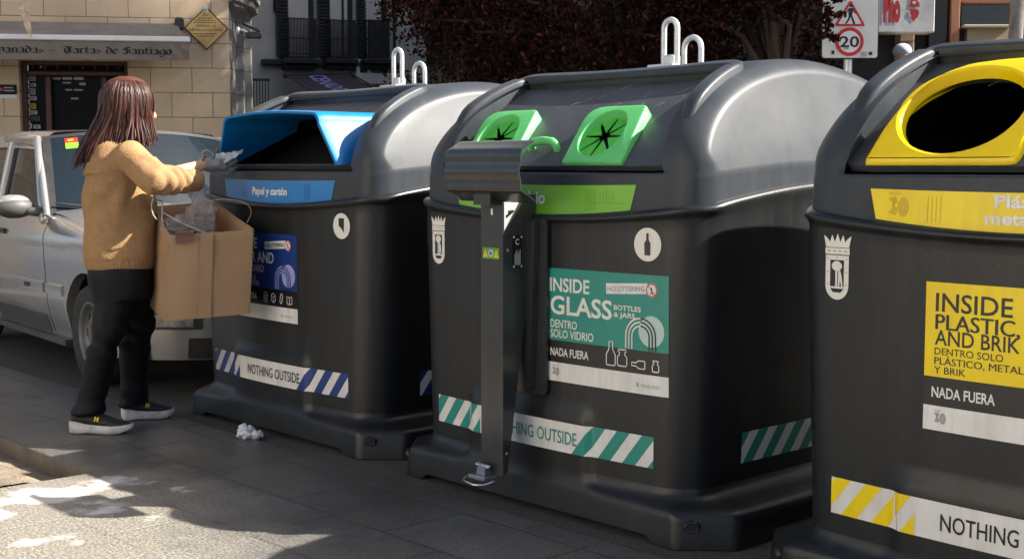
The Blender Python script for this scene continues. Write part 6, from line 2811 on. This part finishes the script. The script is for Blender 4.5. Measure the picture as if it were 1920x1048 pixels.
# --- gloved right hand: palm, four fingers, thumb
m = MB()
WR = WRR
pd = (P(424, 318, 6.30) - WR).normalized()
pc = P(404, 309, 6.27)
sd = pd.cross(Vector((0, -1, 0))).normalized()     # upwards in the picture plane
nd = sd.cross(pd).normalized()
m.tube([WR - pd * .012, WR + pd * .02], [.031, .033], 14)
m.tube([WR + pd * .015, pc, pc + pd * .028], [.031, .040, .036], 14, flat=.72)
fing = [(.030, .075, .2), (.012, .084, .5), (-.008, .080, .9), (-.026, .064, 1.3)]
for k, (o_s, L_, curl) in enumerate(fing):
    p0 = pc + pd * .034 + sd * o_s
    d1 = (pd * .95 - sd * (.25 * curl)).normalized()
    p1 = p0 + d1 * L_ * .42
    d2 = (pd * .7 - sd * (.55 * curl) + Vector((0, .25, 0))).normalized()
    p2 = p1 + d2 * L_ * .33
    d3 = (pd * .35 - sd * (.8 * curl) + Vector((0, .4, 0))).normalized()
    p3 = p2 + d3 * L_ * .27
    m.tube([p0 - pd * .015, p0, p1, p2, p3], [.0115, .0115, .0108, .0100, .0085], 10)
p0 = pc - pd * .005 + sd * .030 - nd * .008
m.tube([p0 - sd * .012, p0 + sd * .012 + pd * .014, p0 + sd * .020 + pd * .040, p0 + sd * .018 + pd * .062], [.0135, .0135, .0115, .0095], 10)
gl = m.build('glove', glove_m, woman, off=WO)
remesh(gl, .0032, 3, lambda co, no: co + no * (.0012 * noise.noise(co * 60)))
m = MB()
bx_ = [WR - pd * .012 + (sd * math.cos(R(a)) * .033 + Vector((0, -1, 0)) * math.sin(R(a)) * .033) for a in range(0, 361, 20)]
m.tube([p - WO for p in bx_], .0042, 6)
m.build('wrist_cord', mat('red_cord', (.25, .01, .012), .6), woman)
m = MB()
bx_ = [WR + pd * .010 + Vector((.0, 0, .048)) + (pd * math.cos(R(a)) * .028 + sd * math.sin(R(a)) * .018) for a in range(0, 361, 20)]
m.tube([p - WO for p in bx_], .0035, 6)
m.build('glove_loop', st_grey, woman)

# paper in her hand
pr_ = mat('crumpled_film', (.60, .60, .60), .45, var=(.5, .5, .5), vscale=20, bump=.4, bscale=50)
hp = P(432, 298, 6.28)
m = MB()
vs, fs = [], []
n, k = 16, 10
A, B = P(403, 303, 6.27), P(454, 284, 6.33)
for j in range(k + 1):
    for i in range(n + 1):
        t, v = i / n, j / k - .5
        p = A.lerp(B, t) + Vector((0, .05 * v, .07 * v * (1 - .75 * t)))
        p += Vector((0, 1, 0)) * .014 * noise.noise(p * 42) + Vector((0, 0, 1)) * .010 * noise.noise(p * 60 + Vector((5, 5, 5)))
        vs.append(p)
for j in range(k):
    for i in range(n):
        q = j * (n + 1) + i
        fs.append((q, q + 1, q + n + 2, q + n + 1))
m.add(vs, fs, 0, False)
pp_ = m.build('paper_scrap', pr_, off=hp, loc=hp)
sol = pp_.modifiers.new('t', 'SOLIDIFY'); sol.thickness = .0015
tag(pp_, 'crumpled whitish paper scrap in the gloved hand at the blue mouth', 'paper')

# --- cardboard box
card = mat('cardboard', (.33, .208, .112), .8, var=(.27, .165, .085), vscale=5, bump=.12, bscale=60, stretch=(1, 1, .35))
card_e = mat('cardboard_edge', (.42, .29, .17), .9, var=(.30, .19, .10), vscale=60)
tape_m = mat('brown_tape', (.10, .045, .025), .3, var=(.13, .06, .035), vscale=20)
c_ = dict(bFL=P(308, 603, 5.93), bFR=P(468, 588, 5.98), bBR=P(437, 560, 6.36), bBL=P(281, 575, 6.24),
          tFL=P(316, 441, 5.93), tFR=P(476, 430, 5.98), tBR=P(402, 378, 6.40), tBL=P(289, 388, 6.30))
bo0 = (c_['bFL'] + c_['bFR'] + c_['bBR'] + c_['bBL']) / 4
box = empty('cardboard_box', bo0, 0, 'open brown cardboard box of plastic film held against the woman in the sweater', 'box')
cen = sum(c_.values(), Vector()) / 8


def wall_(a, b_, c, d, name, bulge=.006):
    m_ = MB()
    nrm = (b_ - a).cross(d - a).normalized()
    if nrm.dot(a - cen) < 0:
        nrm = -nrm
    N_ = 10
    for th, flip in ((0, False), (-.005, True)):
        vs_, fs_ = [], []
        for j in range(N_ + 1):
            for i in range(N_ + 1):
                u, v = i / N_, j / N_
                p = a.lerp(b_, u).lerp(d.lerp(c, u), v)
                w_ = bulge * math.sin(math.pi * u) * math.sin(math.pi * min(1, v * .9)) * noise.noise(p * 4) * 2.5
                w_ += .003 * noise.noise(p * 14)
                e = .006 * noise.noise(p * 16) * (v ** 8)
                vs_.append(p + nrm * (w_ + th) + Vector((0, 0, e)) - bo0)
        for j in range(N_):
            for i in range(N_):
                q = j * (N_ + 1) + i
                f = (q, q + 1, q + N_ + 2, q + N_ + 1)
                fs_.append(f[::-1] if flip else f)
        m_.add(vs_, fs_)
    o1 = (N_ + 1) ** 2
    top_ = [N_ * (N_ + 1) + i for i in range(N_ + 1)]
    for i in range(N_):
        m_.f.append((top_[i], top_[i + 1], o1 + top_[i + 1], o1 + top_[i])); m_.m.append(1); m_.sm.append(False)
    return m_.build(name, [card, card_e], box)


k_ = c_
front_w = wall_(k_['bFL'], k_['bFR'], k_['tFR'], k_['tFL'], 'side_panel')
wall_(k_['bFR'], k_['bBR'], k_['tBR'], k_['tFR'], 'side_panel')
wall_(k_['bBR'], k_['bBL'], k_['tBL'], k_['tBR'], 'side_panel')
wall_(k_['bBL'], k_['bFL'], k_['tFL'], k_['tBL'], 'side_panel')
wall_(k_['bFL'], k_['bBL'], k_['bBR'], k_['bFR'], 'bottom_panel', .002)
# tape across the front rim, faint seam tape down the front
m = MB()
a, b_ = P(330, 438, 5.925), P(364, 436, 5.93)
vs = []
for i in range(7):
    t = i / 6
    p = a.lerp(b_, t)
    vs += [p + Vector((0, -.006, -.048 + .012 * t)), p + Vector((0, -.007, 0)), p + Vector((0, .02, .008)), p + Vector((0, .05, -.004))]
m.add([v - bo0 for v in vs], [(4 * i + j, 4 * i + 4 + j, 4 * i + 5 + j, 4 * i + 1 + j) for i in range(6) for j in range(3)])
m.build('torn_tape', tape_m, box)
m = MB()
vs = []
for j in range(13):
    t = j / 12
    lo_, hi_ = k_['bFL'].lerp(k_['bFR'], .40), k_['tFL'].lerp(k_['tFR'], .38)
    lo2, hi2 = k_['bFL'].lerp(k_['bFR'], .55), k_['tFL'].lerp(k_['tFR'], .53)
    for p in (lo_.lerp(hi_, t), lo2.lerp(hi2, t)):
        vs.append(p + Vector((.0, -.0095, 0)) - bo0)
m.add(vs, [(2 * j, 2 * j + 1, 2 * j + 3, 2 * j + 2) for j in range(12)])
m.build('seam_tape', mat('clear_tape', (.285, .175, .092), .4, var=(.26, .155, .082), vscale=9), box)

# --- plastic film, strap and bag in the box
film = mat('plastic_film', (.52, .52, .54), .12, spec=1.0, alpha=.22, var=(.7, .7, .7), vscale=12, bump=.7, bscale=35)


strap_m = mat('strap_plastic', (.42, .40, .36), .45, var=(.34, .32, .29), vscale=20)


def crumple(name, c, r, seed, label, cat):
    m_ = MB()
    sd_ = Vector((seed * 3.1, seed, 0))

    def fn(d):
        return 1 + .55 * noise.noise(d * 1.9 + sd_) + .35 * noise.noise(d * 4.5 + sd_) + .2 * noise.noise(d * 10 + sd_)
    m_.ellipsoid((0, 0, 0), r, nu=40, nv=26, fn=fn)
    o_ = m_.build(name, film, loc=c)
    return tag(o_, label, cat)


crumple('plastic_film', P(378, 405, 6.16), (.055, .06, .085), 3, 'crumpled clear plastic film rising at the back of the cardboard box', 'plastic film')
crumple('plastic_film', P(340, 425, 6.14), (.085, .10, .05), 5, 'flattened clear plastic film along the front rim of the cardboard box', 'plastic film')
crumple('plastic_film', P(372, 366, 6.22), (.028, .03, .055), 8, 'small clear plastic tuft hanging under the sleeve above the cardboard box', 'plastic film')
m = MB()
SP = P(400, 400, 6.1)
pts = [P(356, 410, 6.1), P(365, 392, 6.1), P(385, 380, 6.1), P(415, 374, 6.1), P(445, 376, 6.1), P(464, 384, 6.1), P(471, 398, 6.1), P(463, 418, 6.1)]
m.tube(spath([p - SP for p in pts]), .0042, 8, flat=.4)
tag(m.build('packing_strap', strap_m, loc=SP), 'white packing strap arching out of the cardboard box', 'strap')
m = MB()
SP = P(340, 415, 6.08)
m.tube([P(308, 400, 6.08) - SP, P(340, 418, 6.06) - SP, P(384, 436, 6.04) - SP], .0075, 8, flat=.4)
tag(m.build('packing_strap', strap_m, loc=SP), 'straight white strap lying across the film in the cardboard box', 'strap')
m = MB()
SP = P(305, 390, 6.1)
m.tube(spath([P(288, 372, 6.0) - SP, P(284, 385, 6.0) - SP, P(287, 402, 6.0) - SP, P(294, 412, 6.02) - SP]), .0032, 8)
m.tube([P(304, 378, 6.06) - SP, P(304, 410, 6.06) - SP, P(306, 424, 6.08) - SP], .0035, 8)
m.tube([P(288, 372, 6.0) - SP, P(304, 378, 6.06) - SP], .0032, 8)
tag(m.build('string_loop', strap_m, loc=SP), 'thin white string loop hanging at the left rim of the cardboard box', 'string')

# --- litter on the ground
m = MB()
gp = P(496, 812, 6.02)
gp = Vector((gp.x, gp.y, 0))
gp = row(-5.24, 3.12)
sd_ = Vector((1, 2, 3))
m.ellipsoid((0, 0, .030), (.040, .035, .034), nu=26, nv=16, fn=lambda d: 1 + .5 * noise.noise(d * 2.2 + sd_) + .3 * noise.noise(d * 6))
m.ellipsoid((.050, -.01, .018), (.030, .025, .020), nu=20, nv=12, fn=lambda d: 1 + .5 * noise.noise(d * 2.4) + .3 * noise.noise(d * 6))
o_ = m.build('crumpled_tissue', mat('tissue', (.72, .72, .74), .9, var=(.6, .6, .63), vscale=30), loc=gp)
tag(o_, 'crumpled white tissue on the paving against the foot of the blue mouthed container', 'litter')

# people far behind the yellow mouthed container
pd_ = P(1699, 110, 14.0)
pp2 = empty('person', (pd_.x - .04, pd_.y, .64), 0, 'distant passer-by in a yellow jacket and pale cap behind the yellow mouthed container', 'person')
m = MB()
hz_ = pd_.z
m.tube([(-.10, 0, .06), (-.10, 0, .5), (-.07, 0, .9), (0, 0, 1.05)], [.06, .065, .09, .11], 10)
m.tube([(.10, 0, .06), (.10, 0, .5), (.07, 0, .9), (0, 0, 1.05)], [.06, .065, .09, .11], 10)
m.tube([(0, 0, 1.0), (0, 0, 1.25), (0, 0, 1.5)], [.14, .16, .13], 12)
m.tube([(0, 0, 1.5), (0, 0, 1.66)], [.055, .055], 10)
m.ellipsoid((0, 0, 1.74), (.085, .10, .12))
for sg in (-1, 1):
    m.tube([(sg * .17, 0, 1.46), (sg * .24, -.02, 1.18), (sg * .22, -.12, .95)], [.055, .045, .035], 10)
b_ = m.build('body', skin, pp2)
remesh(b_, .02, 3)
m = MB()
m.tube([(0, 0, .98), (0, 0, 1.25), (0, 0, 1.48), (0, 0, 1.56)], [.18, .20, .17, .08], 14)
for sg in (-1, 1):
    m.tube([(sg * .15, 0, 1.46), (sg * .25, -.02, 1.18), (sg * .225, -.10, 1.0)], [.08, .068, .055], 10)
m.build('jacket', mat('yellow_jacket', (.50, .30, .02), .8, var=(.42, .24, .02), vscale=8), pp2)
m = MB()
m.ellipsoid((0, .01, 1.80), (.098, .115, .085))
m.build('cap', mat('pale_cap', (.45, .47, .50), .6), pp2)
m = MB()
for sg in (-1, 1):
    m.tube([(sg * .10, 0, .05), (sg * .10, 0, .5), (sg * .06, 0, .98)], [.085, .085, .12], 10)
m.build('trousers', trouser_m, pp2)

# sunlit houses on the far side of the square, left behind the camera: their facades throw light back on the fronts of the containers
warm = stone_mat('warm_render', (.76, .70, .60), (.72, .66, .57), (.5, .46, .4), 3.0, 3.3, .02)
for nm, (hx_, hy_, hw_, hl_, hh_), lab in (('sunlit_house', (-17, -6, 6, 17, 13), 'sunlit ochre house left behind the camera, facing the containers'),
                                           ('sunlit_house', (-18, -24, 6, 16, 16), 'taller sunlit ochre house behind the camera')):
    hs = empty(nm, (hx_, hy_, 0), R(-8), lab, 'building')
    m = MB()
    m.box((0, 0, hh_ / 2), (hw_, hl_, hh_), bev=.05)
    m.build('wall', warm, hs)
    for j in range(int(hh_ // 3.3)):
        for k in range(int(hl_ // 3)):
            m = MB()
            m.box((hw_ / 2, -hl_ / 2 + 1.8 + k * 3, 2 + 3.3 * j), (.12, 1.1, 2.0), bev=.02)
            m.build('window', dark_glass, hs)
